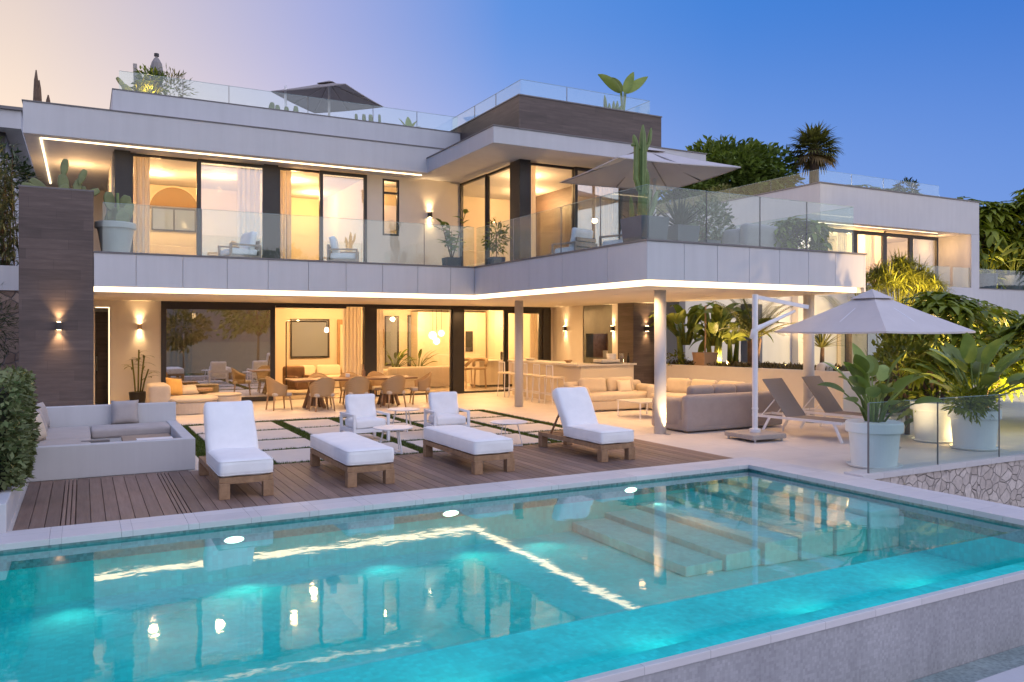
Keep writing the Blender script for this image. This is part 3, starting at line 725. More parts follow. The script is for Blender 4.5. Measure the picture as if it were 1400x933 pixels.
for k, (a, c) in enumerate(((FY + 1.0, FY + 2.7), (FY + 2.7, FY + 4.6), (FY + 4.6, FY + 6.6))):
    f = MB(); X = xw[0]; f.box(X, X + .1, a, a + .12, 3.99, 6.3); f.box(X, X + .1, c - .12, c, 3.99, 6.3); f.box(X, X + .1, a + .12, c - .12, 6.15, 6.3)
    fr = Q(f, 'window', DARK); q = MB(); q.box(X + .04, X + .055, a + .12, c - .12, 3.99, 6.15); q.build('pane', GLASS, fr, world=True)
b = MB(); b.box(xw[0] + .05, 36, FY + 5.5, FY + 5.6, 3.99, 6.4); b.box(31.3, 31.45, FY + 1.1, FY + 5.5, 3.99, 6.4); Q(b, 'inner_wall', WHITE_IN)
# roof terrace glass
railing((FX0 + .2, FY + .3), (34.0, FY + .3), 7.95, 8.5, [2, 4, 6], par=fv, post=True)
railing((FX0 + .2, FY + .3), (FX0 + .2, 34), 7.95, 8.5, [2.5, 5, 7.5], par=fv)
railing((34.6, FY + .05), (45, FY + .05), 3.96, 4.85, [1.2, 3.2, 5.2, 7.2], par=fv)
railing((30.3, FY + .05), (34.4, FY + .05), 3.96, 4.85, [2.0], par=fv)
b = MB(); b.box(36.5, 50, FY, FY + 8, -2.1, 3.93); Q(b, 'podium', WHITE)
b = MB(); b.box(36.5, 50, FY - .03, FY + .2, 3.931, 3.96); Q(b, 'podium_cap', CAP)
# rooms of its lower floor: arched openings in the side wall behind the planter
gw = thing('garden_building', 'low pale blue grey garden building with arched opening behind the banana plants', 'building', (20, 20, 0))
b = MB(); b.box(17.2, 19.6, 20.2, 20.5, 0, 3.6); b.box(19.6, 20.6, 20.2, 20.5, 2.9, 3.6); b.box(20.6, 26.9, 20.2, 20.5, 0, 3.6); b.box(17.2, 26.9, 23.3, 23.5, 0, 3.6); b.box(17.2, 26.9, 20.5, 23.3, 3.5, 3.6)
b.build('wall', WHITE, gw, world=True)
b = MB(); b.box(22.0, 22.5, 19.9, 20.18, 0, 3.55); b.build('pier', CREAMWALL, gw, world=True)
def archpanel(x0, x1, zb, zs, y, th):
    m = MB(); r = (x1 - x0) / 2; cx = (x0 + x1) / 2
    outl = [(x0, zb), (x1, zb), (x1, zs)] + [(cx + r * math.cos(PI * k / 16), zs + r * math.sin(PI * k / 16)) for k in range(1, 16)] + [(x0, zs)]
    n = len(outl); vs = [(x, y, z) for x, z in outl] + [(x, y - th, z) for x, z in outl]
    m.add(vs, [tuple(range(n - 1, -1, -1)), tuple(range(n, 2 * n))] + [(i, (i + 1) % n, n + (i + 1) % n, n + i) for i in range(n)]); return m
archpanel(24.3, 25.9, .5, 2.2, 20.19, .04).build('lit_arch_panel', pmat('lit_plaster', (.62, .50, .32), .8, .1, 2), gw, world=True)  # opaque panel, the arch's warm lamplight is put into its colour
# roof of a third house at the far left
lh = thing('house', 'white flat roofed house on the bank behind the far left shrubs', 'house', (-8, 34, 3.5))
b = MB(); b.box(-16, -2.3, 32, 44, 3.5, 7.9); b.build('wall', WHITE, lh, world=True)
b = MB(); b.box(-16.5, -1.8, 31.2, 44.5, 8.7, 9.3); b.build('roof', WHITE, lh, world=True)
b = MB(); b.box(-16, -2.3, 32, 44, 7.9, 8.7); b.build('recess_shade', DARK, lh, world=True)  # shade of the recess under the roof, put into a dark band
b = MB(); b.box(-16.6, -1.7, 31.1, 44.6, 9.3, 9.4); b.build('roof_cap', CAP, lh, world=True)
# ================================================================== sun loungers
def piping(par, cx, cy, z, w, l, r, mat, M=None):
    pts = []
    for k in range(4):
        a0 = k * PI / 2; qx = (w / 2 - r) * (1 if k in (0, 3) else -1); qy = (l / 2 - r) * (1 if k < 2 else -1)
        for j in range(5): a = a0 + PI / 2 * j / 4; pts.append(V((qx + r * math.cos(a), qy + r * math.sin(a), 0)))
    pts.append(pts[0]); c = V((cx, cy, z)); out = []
    for p in pts: out.append(c + (M @ p if M is not None else p))
    MB().tube(out, .0045, 5, False).build('piping', mat, par, smooth=True)
def lounger(label, loc, back, rz=0.0):
    """origin at the front left foot on the deck; length along +Y"""
    t = thing('sun_lounger', label, 'sun lounger', loc, rz, 'teak sun loungers along the pool')
    W, Ln = .62, 1.92
    f = MB()
    f.box(.0, .05, .02, Ln, .19, .255); f.box(W - .05, W, .02, Ln, .19, .255); f.box(.05, W - .05, .02, .07, .175, .255); f.box(.05, W - .05, Ln - .05, Ln, .19, .25)
    for k in range(9): f.box(.05, W - .05, .14 + k * .2, .26 + k * .2, .23, .25)
    f.build('frame', TEAK, t, bevel=.004)
    for x in (0.0, W - .115):
        for y in (0.0, Ln - .12): MB().box(x - .004, x + .119, y - .004, y + .11, 0, .188).build('leg', TEAK, t, bevel=.005)
    m = MB(); cx = W / 2
    if not back:
        m.rbox((cx, .965, .262 + .105), (W + .02, 1.92, .21), .055, .018, seg=9, wob=.012, seed=loc[0])
        o = m.build('mattress', MATTR, t, smooth=True, weld=True)
        for z in (.285, .452): piping(o, cx, .965, z, W + .012, 1.912, .05, MATTR)
    else:
        m.rbox((cx, .56, .262 + .10), (W + .02, 1.13, .20), .055, .015, seg=9, wob=.012, seed=loc[0])
        o = m.build('mattress', MATTR, t, smooth=True, weld=True)
        for z in (.285, .442): piping(o, cx, .56, z, W + .012, 1.122, .05, MATTR)
        a = rad(back); Lb = .80
        M = Rx(a); c = V((cx, 1.06, .30)) + M @ V((0, Lb / 2, .085))
        MB().rbox(c, (W + .02, Lb, .19), .06, .02, M=M, seg=9, wob=.013, seed=loc[0] + 3).build('back_cushion', MATTR, t, smooth=True, weld=True)
        b = MB()
        for x in (.07, W - .11):
            p = V((x, 1.08, .25)); q = p + M @ V((0, Lb, 0)); b.bar(p, q, .04, .025); b.bar(p + M @ V((0, .45, 0)), V((x, 1.62, .24)), .03, .02)
        b.bar(V((.05, 1.1, .27)), V((W - .05, 1.1, .27)), .03)
        b.build('back_frame', TEAK, t)
    return t
lounger('white cushioned teak lounger with raised back beside the white sunken lounge', (1.42, 9.93, 0), 57)
lounger('flat white cushioned teak lounger, second from the white sunken lounge', (2.97, 9.95, 0), 0)
lounger('flat white cushioned teak lounger in front of the right white armchair', (4.78, 10.0, 0), 0)
lounger('white cushioned teak lounger with raised back, nearest to the beige sofas', (6.93, 10.05, 0), 57)

# ================================================================== white armchairs on the lawn paving
def armchair(name, label, loc, rz, frame, cush, group, w=.70, dep=.70, slats=False):
    """origin under the seat centre, facing -Y"""
    t = thing(name, label, 'armchair', loc, rz, group)
    h = w / 2
    for s in (-1, 1):
        a = MB(); x = s * (h - .025)
        a.box(x - .025, x + .025, -dep / 2, -dep / 2 + .05, 0, .50); a.box(x - .025, x + .025, dep / 2 - .05, dep / 2, 0, .50)
        a.box(x - .0252, x + .0252, -dep / 2 + .05, dep / 2 - .05, .46, .50); a.box(x - .02, x + .02, -dep / 2 + .05, dep / 2 - .05, .17, .24)
        a.build('arm_frame', frame, t, bevel=.005)
    b = MB(); b.box(-h + .05, h - .05, -dep / 2 + .003, -dep / 2 + .045, .17, .24); b.box(-h + .05, h - .05, dep / 2 - .045, dep / 2 - .003, .17, .24)
    for k in range(6): b.box(-h + .05, h - .05, -dep / 2 + .09 + k * .09, -dep / 2 + .15 + k * .09, .215, .235)
    b.build('seat_frame', frame, t, bevel=.003)
    b = MB(); M = Rx(rad(-14))
    b.box(-h + .05, h - .05, dep / 2 - .045, dep / 2 - .003, .40, .50)
    if slats: b.box(-h + .05, h - .05, dep / 2 - .04, dep / 2 - .005, .26, .36); b.box(-h + .05, h - .05, dep / 2 - .045, dep / 2 - .003, .52, .60)
    b.build('back_rail', frame, t, bevel=.004)
    MB().rbox((0, -.02, .245 + .075), (w - .115, dep - .1, .15), .045, .025, seg=8, wob=.012, seed=loc[0]).build('seat_cushion', cush, t, smooth=True, weld=True)
    MB().rbox((0, dep / 2 - .16, .245 + .15 + .20), (w - .13, .16, .46), .06, 0, M=M, seg=8, wob=.016, seed=loc[1]).build('back_cushion', cush, t, smooth=True, weld=True)
    return t
g_ = 'white armchairs on the paved lawn'
armchair('armchair', 'white metal armchair behind the flat loungers, nearest to the dining table', (4.55, 14.19, 0), rad(4), WPAINT, MATTR, g_)
armchair('armchair', 'white metal armchair nearest to the white column by the kitchen', (6.08, 13.96, 0), rad(-6), WPAINT, MATTR, g_)
# round side tables
def side_table(label, loc, rz, r=.325, h=.42):
    t = thing('side_table', label, 'side table', loc, rz, 'small round white tables')
    MB().lathe((0, 0, 0), [(0, h - .018), (r - .006, h - .018), (r, h - .012), (r, h - .004), (r - .006, h), (0, h)], 40).build('tabletop', WPAINT, t)
    for k in range(3):
        a = 2 * PI * k / 3 + .3; c, s = math.cos(a), math.sin(a)
        MB().bar((c * .15, s * .15, h - .019), (c * .24, s * .24, .012), .026, .014).build('leg', WPAINT, t)
    b = MB()
    for k in range(3):
        a = 2 * PI * k / 3 + .3; b.bar((0, 0, .011), (math.cos(a) * .245, math.sin(a) * .245, .0112 + k * .0004), .03, .02)
    b.build('base', WPAINT, t)
    return t
side_table('small round white table standing behind, between the two white armchairs', (5.62, 15.05, 0), .2, .33, .44)
side_table('small round white table between the two flat loungers', (4.48, 12.47, 0), .5)
side_table('small round white table beside the lounger next to the sofas', (6.52, 12.28, 0), 1.1)

# ================================================================== sunken lounge
sl = thing('sunken_lounge', 'white walled lounge pit with built in corner bench', 'seating pit', (.4, 13.5, 0))
def S(mb, n, m, **k): return mb.build(n, m, sl, world=True, **k)
b = MB(); b.box(-.66, 1.43, 12.30, 12.46, -.0, .45); b.box(1.27, 1.43, 12.46, 15.06, 0, .45); b.box(-1.3, -.6601, 12.3, 15.06, 0, .45)
b.box(-.66, 1.27, 14.16, 15.0, 0, .30); b.box(-.66, .10, 12.46, 14.16, 0, .30)
S(b, 'wall', WHITE, bevel=.01)
b = MB(); b.box(-.9, 1.42, 14.90, 15.06, .3, .76); b.box(-1.2, -.9, 12.6, 15.06, .45, .76); S(b, 'backrest', WHITE, bevel=.01)
b = MB(); b.rbox((.70, 14.50, .375), (1.16, .74, .14), .04, .012, wob=.004); S(b, 'bench_cushion', GREIGE, smooth=True, weld=True)
b = MB(); b.rbox((-.30, 14.0, .372), (.82, 1.7, .14), .04, .012, wob=.004, seed=4); S(b, 'bench_cushion', GREIGE, smooth=True, weld=True)
b = MB(); b.rbox((-.30, 12.82, .372), (.82, .62, .14), .04, .012, wob=.004, seed=7); S(b, 'bench_cushion', GREIGE, smooth=True, weld=True)
def pillow(label, loc, size, mat, rot=(0, 0, 0), group=None, name='throw_pillow'):
    M = Rz(rot[2]) @ Rx(rot[0]) @ Ry(rot[1]); w, h = size; vs = []; fs = []; n = 10
    b = MB()
    for sg in (-1, 1):
        o = len(vs)
        for i in range(n + 1):
            for j in range(n + 1):
                u = -1 + 2 * i / n; v = -1 + 2 * j / n
                pin = 1 - .07 * (1 - (abs(u) * abs(v)) ** .7) * 1.0
                th = .085 * max(0, (1 - u ** 4) * (1 - v ** 4)) ** .55
                p = V((u * w / 2 * (1 - .09 * (1 - u * u) * 0 - .06 * (1 - v * v) * 0), sg * th, v * h / 2))
                p.x *= 1 - .05 * (1 - v * v); p.z *= 1 - .05 * (1 - u * u)
                p += noise.noise_vector(p * 7 + V((loc[0] * 3, loc[1], 0))) * .007
                vs.append(M @ p)
        for i in range(n):
            for j in range(n):
                t = (o + i * (n + 1) + j, o + (i + 1) * (n + 1) + j, o + (i + 1) * (n + 1) + j + 1, o + i * (n + 1) + j + 1); fs.append(t if sg < 0 else t[::-1])
    b.add(vs, fs)
    return one(b, name, mat, label, 'pillow', group, loc=loc, smooth=True, weld=True)
pillow('square greige pillow leaning on the white back wall of the sunken lounge', (.62, 14.78, .64), (.42, .40), GREIGE, (rad(-10), 0, 0))
gp = 'pillows at the left end of the sunken lounge'
pillow('greige pillow in the far corner of the sunken lounge', (-.62, 14.5, .66), (.45, .42), GREIGE, (rad(-16), 0, rad(60)), gp)
pillow('middle greige pillow leaning at the left end of the sunken lounge', (-.60, 13.7, .64), (.45, .42), GREIGE, (rad(-20), 0, rad(75)), gp)
pillow('pale front pillow beside the hedge in the sunken lounge', (-.60, 13.05, .64), (.45, .42), SAND, (rad(-20), 0, rad(70)), gp)
lt = thing('low_table', 'low wooden table with white top inside the sunken lounge', 'table', (.85, 13.1, 0))
MB().box(-.32, .36, -.0, .75, .30, .36).build('tabletop', TEAKL, lt, bevel=.004)
MB().box(-.15, .34, -.45, .0, .36, .40).build('tray_top', WPAINT, lt, bevel=.004)
MB().box(-.25, .3, -.4, .6, 0, .298).build('base', TEAKL, lt)
one(MB().box(-.2, .16, -.05, .05, .0, .05), 'console_box', CAP, 'dark low box on the front bench of the sunken lounge', 'box', loc=(.18, 12.72, .40))

# ================================================================== dining set
dt = thing('dining_table', 'long wooden dining table under the balcony', 'table', (6.25, 20.55, 0))
MB().rbox((0, 0, .735), (3.3, 1.0, .045), .02).build('tabletop', WALNUT, dt, smooth=True, weld=True)
for x in (-1.0, 1.0):
    b = MB()
    for k in range(4):
        a = PI / 4 + k * PI / 2; b.bar((x + .05 * math.cos(a), .05 * math.sin(a), .70), (x + .30 * math.cos(a), .30 * math.sin(a), .0), .07)
    b.tube([(x, 0, .05), (x, 0, .712)], .09, 12)
    b.build('pedestal', WALNUT, dt)
def dining_chair(label, loc, rz):
    """origin under the seat, facing +Y"""
    t = thing('dining_chair', label, 'dining chair', loc, rz, 'woven rattan chairs round the dining table')
    b = MB(); n = 26; vs = []; fs = []; rows = 7
    for i in range(n + 1):
        a = PI * 1.0 + PI * i / n            # from left arm round the back to right arm
        a = PI * (1.0 - .13) + PI * 1.26 * i / n
        back = max(0, -math.sin(a))
        top = .64 + .20 * back ** 1.3 if back > 0 else .64 + .10 * math.sin(a) * -1
        for j in range(rows):
            f = j / (rows - 1); z = .36 + (top - .36) * f
            k = .86 + .16 * f
            vs.append((math.cos(a) * .30 * k, math.sin(a) * .29 * k, z))
    for i in range(n):
        for j in range(rows - 1): fs.append((i * rows + j, (i + 1) * rows + j, (i + 1) * rows + j + 1, i * rows + j + 1))
    b.add(vs, fs); b.build('shell', RATTAN, t, smooth=True, solid=.025)
    r = MB(); r.tube([vs[i * rows + rows - 1] for i in range(n + 1)], .017, 7); r.build('rim', RATTAN, t, smooth=True)
    MB().rbox((0, .02, .40), (.50, .50, .09), .04, .01).build('seat', LINEN, t, smooth=True, weld=True)
    for x, y in ((-.20, .21), (.20, .21), (-.20, -.19), (.20, -.19)):
        MB().tube([(x, y, .37), (x * 1.22, y * 1.2, 0)], [.025, .017], 8).build('leg', OAK, t, smooth=True)
    return t
dining_chair('rattan chair at the left end of the dining table', (4.35, 20.55, 0), rad(-80))
C0 = dining_chair('rattan chair with its back to the terrace, first from the left table end', (5.25, 19.78, 0), rad(5))
for lb, x, y, r in (('rattan chair with its back to the terrace, second along the dining table', 6.15, 19.82, -4), ('rattan chair with its back to the terrace, third along the dining table', 7.12, 19.80, 6),
                    ('rattan chair at the far right end of the dining table', 8.15, 20.5, 78), ('rattan chair behind the dining table, seen left of the bottle', 5.6, 21.35, 180),
                    ('rattan chair behind the dining table in front of the curtain', 6.45, 21.38, 174), ('rattan chair behind the dining table in front of the dark post', 7.25, 21.35, 186)):
    dup(C0, lb, (x, y, 0), rad(r))
bt = MB().lathe((0, 0, 0), [(0, 0), (.045, 0), (.05, .02), (.05, .14), (.016, .22), (.015, .33), (.02, .335), (0, .335)], 18)
one(bt, 'bottle', TEAK, 'dark bottle standing on the dining table', 'bottle', loc=(6.62, 20.75, .758), smooth=True)
one(MB().box(-.05, .05, -.05, .05, 0, .10), 'lantern', WPAINT, 'small pale box lantern on the dining table', 'lantern', loc=(6.2, 20.8, .758), bevel=.01)

# ================================================================== round daybed by the wall
db = thing('daybed', 'beige round daybed by the tall left window', 'sofa', (2.3, 20.9, 0))
MB().lathe((0, 0, 0), [(0, .0), (.60, .0), (.62, .03), (.62, .26), (.60, .28), (0, .28)], 48).build('base', LINEN, db, smooth=False)
MB().lathe((0, 0, 0), [(0, .282), (.58, .282), (.64, .31), (.655, .34), (.64, .375), (.56, .40), (0, .415)], 48).build('mattress', SAND, db, smooth=True)
b = MB(); b.rbox((-.70, .1, .36), (.48, 1.1, .72), .09); b.build('backrest', LINEN, db, smooth=True, weld=True)
ot = thing('pouf', 'round taupe pouf beside the beige daybed', 'pouf', (3.15, 21.3, 0))
MB().lathe((0, 0, 0), [(0, .0), (.40, .0), (.42, .02), (.42, .35), (.40, .36), (0, .36)], 40).build('body', LINEN, ot)
MB().lathe((0, 0, 0), [(0, .362), (.40, .362), (.435, .385), (.40, .41), (0, .42)], 40).build('top', SAND, ot, smooth=True)
MB_t = thing('tray_table', 'round wooden tray table standing over the beige daybed', 'table', (2.6, 21.65, 0))
MB().lathe((0, 0, 0), [(0, .47), (.33, .47), (.34, .52), (.32, .53), (0, .53)], 36).build('tabletop', OAK, MB_t)
MB().lathe((0, 0, 0), [(.20, 0), (.22, .02), (.05, .1), (.05, .469), (0, .469)], 24).build('stand', OAK, MB_t)
pillow('ochre pillow propped in the corner of the beige daybed', (1.98, 21.15, .62), (.46, .44), OCHRE, (rad(-18), rad(8), rad(35)))
pillow('cream pillow lying behind the ochre pillow on the daybed', (2.3, 21.35, .52), (.5, .3), SAND, (rad(-55), 0, rad(10)))

# ================================================================== outdoor sofas
def sofa(name, label, loc, rz, L, D, mat, backs, arms=(1, 1), h=.70, group=None, bolster=0):
    """origin under the middle, seat facing -Y"""
    t = thing(name, label, 'sofa', loc, rz, group)
    MB().rbox((0, 0, .15), (L - .02, D - .02, .24), .05).build('base', mat, t, smooth=True, weld=True)
    MB().rbox((0, -.08, .345), (L - .30 * (arms[0] + arms[1]) / 2, D - .12, .17), .06, .02, wob=.005).build('seat', mat, t, smooth=True, weld=True)
    MB().rbox((0, D / 2 - .11, .40), (L, .22, h - .10), .09).build('backrest', mat, t, smooth=True, weld=True)
    for k, s in enumerate((-1, 1)):
        if arms[k]: MB().rbox((s * (L / 2 - .12), -.10, .36), (.24, D - .2, h - .18), .11).build('armrest', mat, t, smooth=True, weld=True)
    n = len(backs)
    for k, (x, w) in enumerate(backs):
        MB().rbox((x, D / 2 - .31, .60), (w, .20, .40), .09, 0, M=Rx(rad(-14)), wob=.008, seed=k + loc[0]).build('back_cushion', mat, t, smooth=True, weld=True)
    for k in range(bolster): MB().tube([(-L / 2 + .35 + k * .72, D / 2 - .18, .72), (-L / 2 + .98 + k * .72, D / 2 - .18, .72)], .085, 16).build('bolster', TAUPE, t, smooth=True, bevel=.03)
    return t
sofa('sofa', 'sand coloured sofa facing the pool in front of the outdoor bar', (11.85, 16.75, 0), rad(-2), 2.3, 1.0, SAND, [(-.45, .78), (.38, .78)], group='outdoor sofas')
pillow('small cream pillow on the sand sofa in front of the bar', (12.2, 16.68, .56), (.42, .36), WHITE_IN, (rad(-18), 0, rad(-4)))
sofa('sofa', 'taupe sofa seen from its back beside the right white column', (11.6, 12.62, 0), PI, 2.6, 1.15, TAUPE, [], (1, 1), .78, 'outdoor sofas', 0)
for k, x in enumerate((10.95, 11.55, 12.15)):
    b = MB(); b.rbox((0, 0, 0), (.62, .22, .40), .09, 0, M=Rx(rad(10)), wob=.006, seed=k)
    one(b, 'throw_pillow', TAUPE, ('taupe pillow on the sofa back, nearest to the white column', 'taupe pillow in the middle of the taupe sofa back', 'taupe pillow on the taupe sofa back, nearest to the parasol pole')[k], 'pillow', 'pillows along the taupe sofa', loc=(x, 12.42, .70), smooth=True, weld=True)
sofa('sofa', 'sand sofa under the planter wall behind the taupe sofa', (13.2, 15.0, 0), rad(-80), 2.6, 1.0, SAND, [(-.8, .75), (0, .75), (.8, .75)], (1, 1), .72, 'outdoor sofas')
ct = thing('coffee_table', 'low white wire coffee table between the beige sofas', 'table', (11.45, 14.9, 0))
MB().box(-.45, .45, -.45, .45, .36, .385).build('tabletop', MARBLE, ct, bevel=.004)
for x in (-.42, .42):
    for y in (-.42, .42): MB().box(x - .012, x + .012, y - .012, y + .012, 0, .359).build('leg', WPAINT, ct)
# lounge chairs with sling fabric
def sling(label, loc, rz):
    t = thing('sling_lounger', label, 'sun lounger', loc, rz, 'taupe sling loungers under the parasol')
    f = MB()
    for x in (-.31, .31): f.bar((x, -.95, .34), (x, .95, .34), .035, .045)
    f.bar((-.29, -.95, .34), (.29, -.95, .34), .035); f.bar((-.29, .95, .34), (.29, .95, .34), .035); f.build('frame', WPAINT, t)
    for x in (-.31, .31):
        MB().bar((x, -.80, .33), (x * 1.1, -.98, 0), .03, .045).build('leg', WPAINT, t); MB().bar((x, .55, .33), (x * 1.1, .72, 0), .03, .045).build('leg', WPAINT, t)
    b = MB(); b.box(-.29, .29, -.93, .18, .352, .362); b.build('seat', SLING, t)
    a = rad(52); d = V((0, math.cos(a), math.sin(a)))
    b = MB(); b.bar((0, .18, .357), V((0, .18, .357)) + d * .88, .62, .014); b.build('backrest', SLING, t)
    b = MB()
    for x in (-.24, .24): b.bar(V((x, .18, .35)) + d * .45, (x, .78, .35), .018)
    b.build('back_strut', WPAINT, t); return t
S0 = sling('taupe sling lounger next to the parasol pole', (12.05, 10.75, 0), rad(8))
dup(S0, 'taupe sling lounger next to the strelitzia in the front white pot', (13.35, 10.95, 0), rad(8))

# ================================================================== outdoor bar
br = thing('bar_counter', 'cream outdoor bar with stone top', 'bar', (12.3, 18.5, 0))
def BQ(mb, n, m, **k): return mb.build(n, m, br, world=True, **k)
b = MB(); b.box(11.75, 13.5, 18.02, 18.6, 0, 1.04); b.box(11.75, 12.35, 18.6, 21.9, 0, 1.04); BQ(b, 'body', WHITE_IN)
b = MB(); b.box(11.62, 13.56, 17.96, 18.64, 1.042, 1.09); b.box(11.62, 12.4, 18.641, 21.95, 1.042, 1.09); BQ(b, 'countertop', MARBLE)
def stool(label, loc, rz):
    t = thing('bar_stool', label, 'bar stool', loc, rz, 'white bar stools')
    MB().rbox((0, 0, .72), (.40, .40, .05), .02).build('seat', WHITE_IN, t, smooth=True, weld=True)
    for x in (-.17, .17):
        for y in (-.17, .17):
            top = 1.06 if x < 0 else .70
            MB().tube([(x * 1.25, y * 1.25, 0), (x, y, .70), (x * (1.05 if top > 1 else 1), y, top)], .012, 7).build('leg', WPAINT, t)
    b = MB(); b.tube([(-.18, -.17, 1.05), (-.25, 0, 1.06), (-.18, .17, 1.05)], .014, 7)
    for k in range(5): b.tube([(-.18, -.14 + k * .07, 1.045), (-.175, -.14 + k * .07, .75)], .006, 5)
    b.build('backrest', WPAINT, t)
    b = MB()
    for s in (-1, 1): b.bar((-.2, s * .2, .25), (.2, s * .2, .25), .014); b.bar((s * .2, -.2, .2501), (s * .2, .2, .2501), .014)
    b.build('footrest', WPAINT, t); return t
T0 = stool('white bar stool at the sofa end of the bar', (11.30, 18.6, 0), 0)
for k, y in enumerate((19.3, 20.0, 20.7, 21.4)):
    dup(T0, ('white bar stool, second from the sofa end of the bar', 'white bar stool in the middle of the bar row', 'white bar stool, second from the window end of the bar', 'white bar stool at the window end of the bar')[k], (11.30, y, 0), rad(random.uniform(-6, 6)))
# things on the bar
one(MB().rbox((0, 0, .05), (.62, .42, .09), .02), 'serving_tray', MARBLE, 'pale serving dish on a dark tray on the bar', 'tray', loc=(12.75, 18.25, 1.11), smooth=True, weld=True)
one(MB().box(-.36, .36, -.25, .25, 0, .02), 'board', DARK, 'dark board under the serving dish on the bar', 'board', loc=(12.75, 18.25, 1.091))
one(MB().lathe((0, 0, 0), [(0, 0), (.11, 0), (.14, .26), (.13, .26), (.105, .02), (0, .02)], 24), 'ice_bucket', WPAINT, 'white ice bucket standing on the bar', 'bucket', loc=(13.05, 18.45, 1.091), smooth=True)
one(MB().lathe((0, 0, 0), [(0, 0), (.07, 0), (.075, .02), (.075, .26), (.07, .27), (.065, .02), (0, .02)], 24), 'glass_jar', GLASS, 'clear glass jar near the right end of the bar', 'jar', loc=(13.3, 18.3, 1.091), smooth=True)
one(MB().lathe((0, 0, 0), [(0, 0), (.035, 0), (.035, .16), (.013, .21), (.013, .28), (0, .28)], 16), 'bottle', BLACK, 'slim dark bottle at the right end of the bar', 'bottle', loc=(13.48, 18.25, 1.091), smooth=True)
one(MB().lathe((0, 0, 0), [(0, 0), (.06, 0), (.13, .07), (.125, .075), (.05, .012), (0, .012)], 24), 'bowl', OAK, 'small dark bowl on the middle of the bar', 'bowl', loc=(12.1, 19.2, 1.091), smooth=True)
one(MB().lathe((0, 0, 0), [(0, 0), (.09, 0), (.19, .06), (.185, .065), (.08, .012), (0, .012)], 24), 'bowl', MARBLE, 'wide pale bowl at the window end of the bar', 'bowl', loc=(12.0, 21.2, 1.091), smooth=True)
one(MB().box(-.12, .12, -.2, .2, 0, .22), 'grill_box', STEEL, 'steel grill in the dark tiled niche behind the bar', 'grill', loc=(14.5, 20.6, 1.151), bevel=.01)

# ================================================================== furniture inside
fl = thing('armchair', 'dark brown armchair inside beside the open door', 'armchair', (6.0, 25.3, 0), rad(20))
MB().rbox((0, 0, .30), (.75, .75, .28), .08).build('seat', WALNUT, fl, smooth=True, weld=True); MB().rbox((0, .32, .58), (.75, .2, .6), .08).build('backrest', WALNUT, fl, smooth=True, weld=True)
for s in (-1, 1): MB().rbox((s * .34, -.05, .42), (.14, .66, .34), .06).build('armrest', WALNUT, fl, smooth=True, weld=True)
si = sofa('sofa', 'long cream sofa inside along the rear wall', (7.6, 27.6, 0), 0, 3.0, 1.0, WHITE_IN, [(-.9, .85), (0, .85), (.9, .85)], group='indoor sofas')
sofa('sofa', 'beige sofa inside seen from its rounded back behind the middle pane', (10.2, 26.2, 0), rad(185), 2.4, 1.05, SAND, [], group='indoor sofas', h=.82)
sofa('sofa', 'beige sofa inside behind the reflecting left pane', (3.6, 26.5, 0), rad(20), 2.2, 1.0, SAND, [(-.4, .8), (.4, .8)], group='indoor sofas')
k_ = thing('kitchen', 'cream fitted kitchen wall with dark oven inside', 'kitchen', (13, 28.6, 0))
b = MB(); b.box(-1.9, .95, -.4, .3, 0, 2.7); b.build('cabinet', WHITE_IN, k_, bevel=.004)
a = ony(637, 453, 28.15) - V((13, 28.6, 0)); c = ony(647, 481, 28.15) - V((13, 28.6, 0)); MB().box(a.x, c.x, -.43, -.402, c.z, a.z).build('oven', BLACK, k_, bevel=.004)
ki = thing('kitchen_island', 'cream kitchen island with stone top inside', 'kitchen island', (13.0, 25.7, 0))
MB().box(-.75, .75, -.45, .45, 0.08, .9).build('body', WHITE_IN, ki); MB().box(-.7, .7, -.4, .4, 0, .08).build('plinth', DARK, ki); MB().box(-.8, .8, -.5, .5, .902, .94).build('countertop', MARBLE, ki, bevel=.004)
one(MB().lathe((0, 0, 0), [(0, 0), (.045, 0), (.05, .25), (.03, .3), (0, .3)], 18), 'vase', BLACK, 'slim dark vase on the kitchen island', 'vase', loc=(13.3, 25.6, .941), smooth=True)
def wood_stool(label, loc):
    t = thing('high_chair', label, 'bar stool', loc, rad(-60), 'wooden high chairs inside')
    MB().rbox((0, 0, .68), (.44, .42, .07), .03).build('seat', RATTAN, t, smooth=True, weld=True)
    b = MB(); b.tube([(-.2, -.2, .80), (-.22, .1, .98), (0, .24, 1.0), (.22, .1, .98), (.2, -.2, .80)], .06, 8); b.build('backrest', RATTAN, t, smooth=True)
    for x in (-.17, .17):
        for y in (-.16, .16): MB().tube([(x, y, .66), (x * 1.2, y * 1.2, 0)], .018, 7).build('leg', OAK, t)
    return t
W0 = wood_stool('wooden high chair inside by the dark post', (11.55, 25.0, 0)); dup(W0, 'wooden high chair inside in front of the kitchen island', (12.1, 24.9, 0), rad(-30))
pl = thing('pendant_lamp', 'cluster of glowing glass globes hanging inside above the indoor sofa', 'pendant lamp', (10.75, 25.6, 2.78))
for k, (x, z, r) in enumerate(((-.12, -.95, .14), (.2, -.88, .11), (.02, -1.15, .12))):
    MB().tube([(x, 0, 0), (x, 0, z + r)], .006, 6).build('cord', DARK, pl); MB().lathe((x, 0, z), [(r * math.sin(PI * i / 12), -r * math.cos(PI * i / 12)) for i in range(13)], 20).build('globe', GLOBE, pl, smooth=True)
pc = thing('wall_picture', 'tall dark framed picture inside between the windows', 'picture', (9.75, 28.9, 1.7))
MB().box(-.26, .26, -.03, .03, -.35, .35).build('frame', OAK, pc); MB().box(-.22, .22, -.04, -.031, -.31, .31).build('canvas', TAUPE, pc)
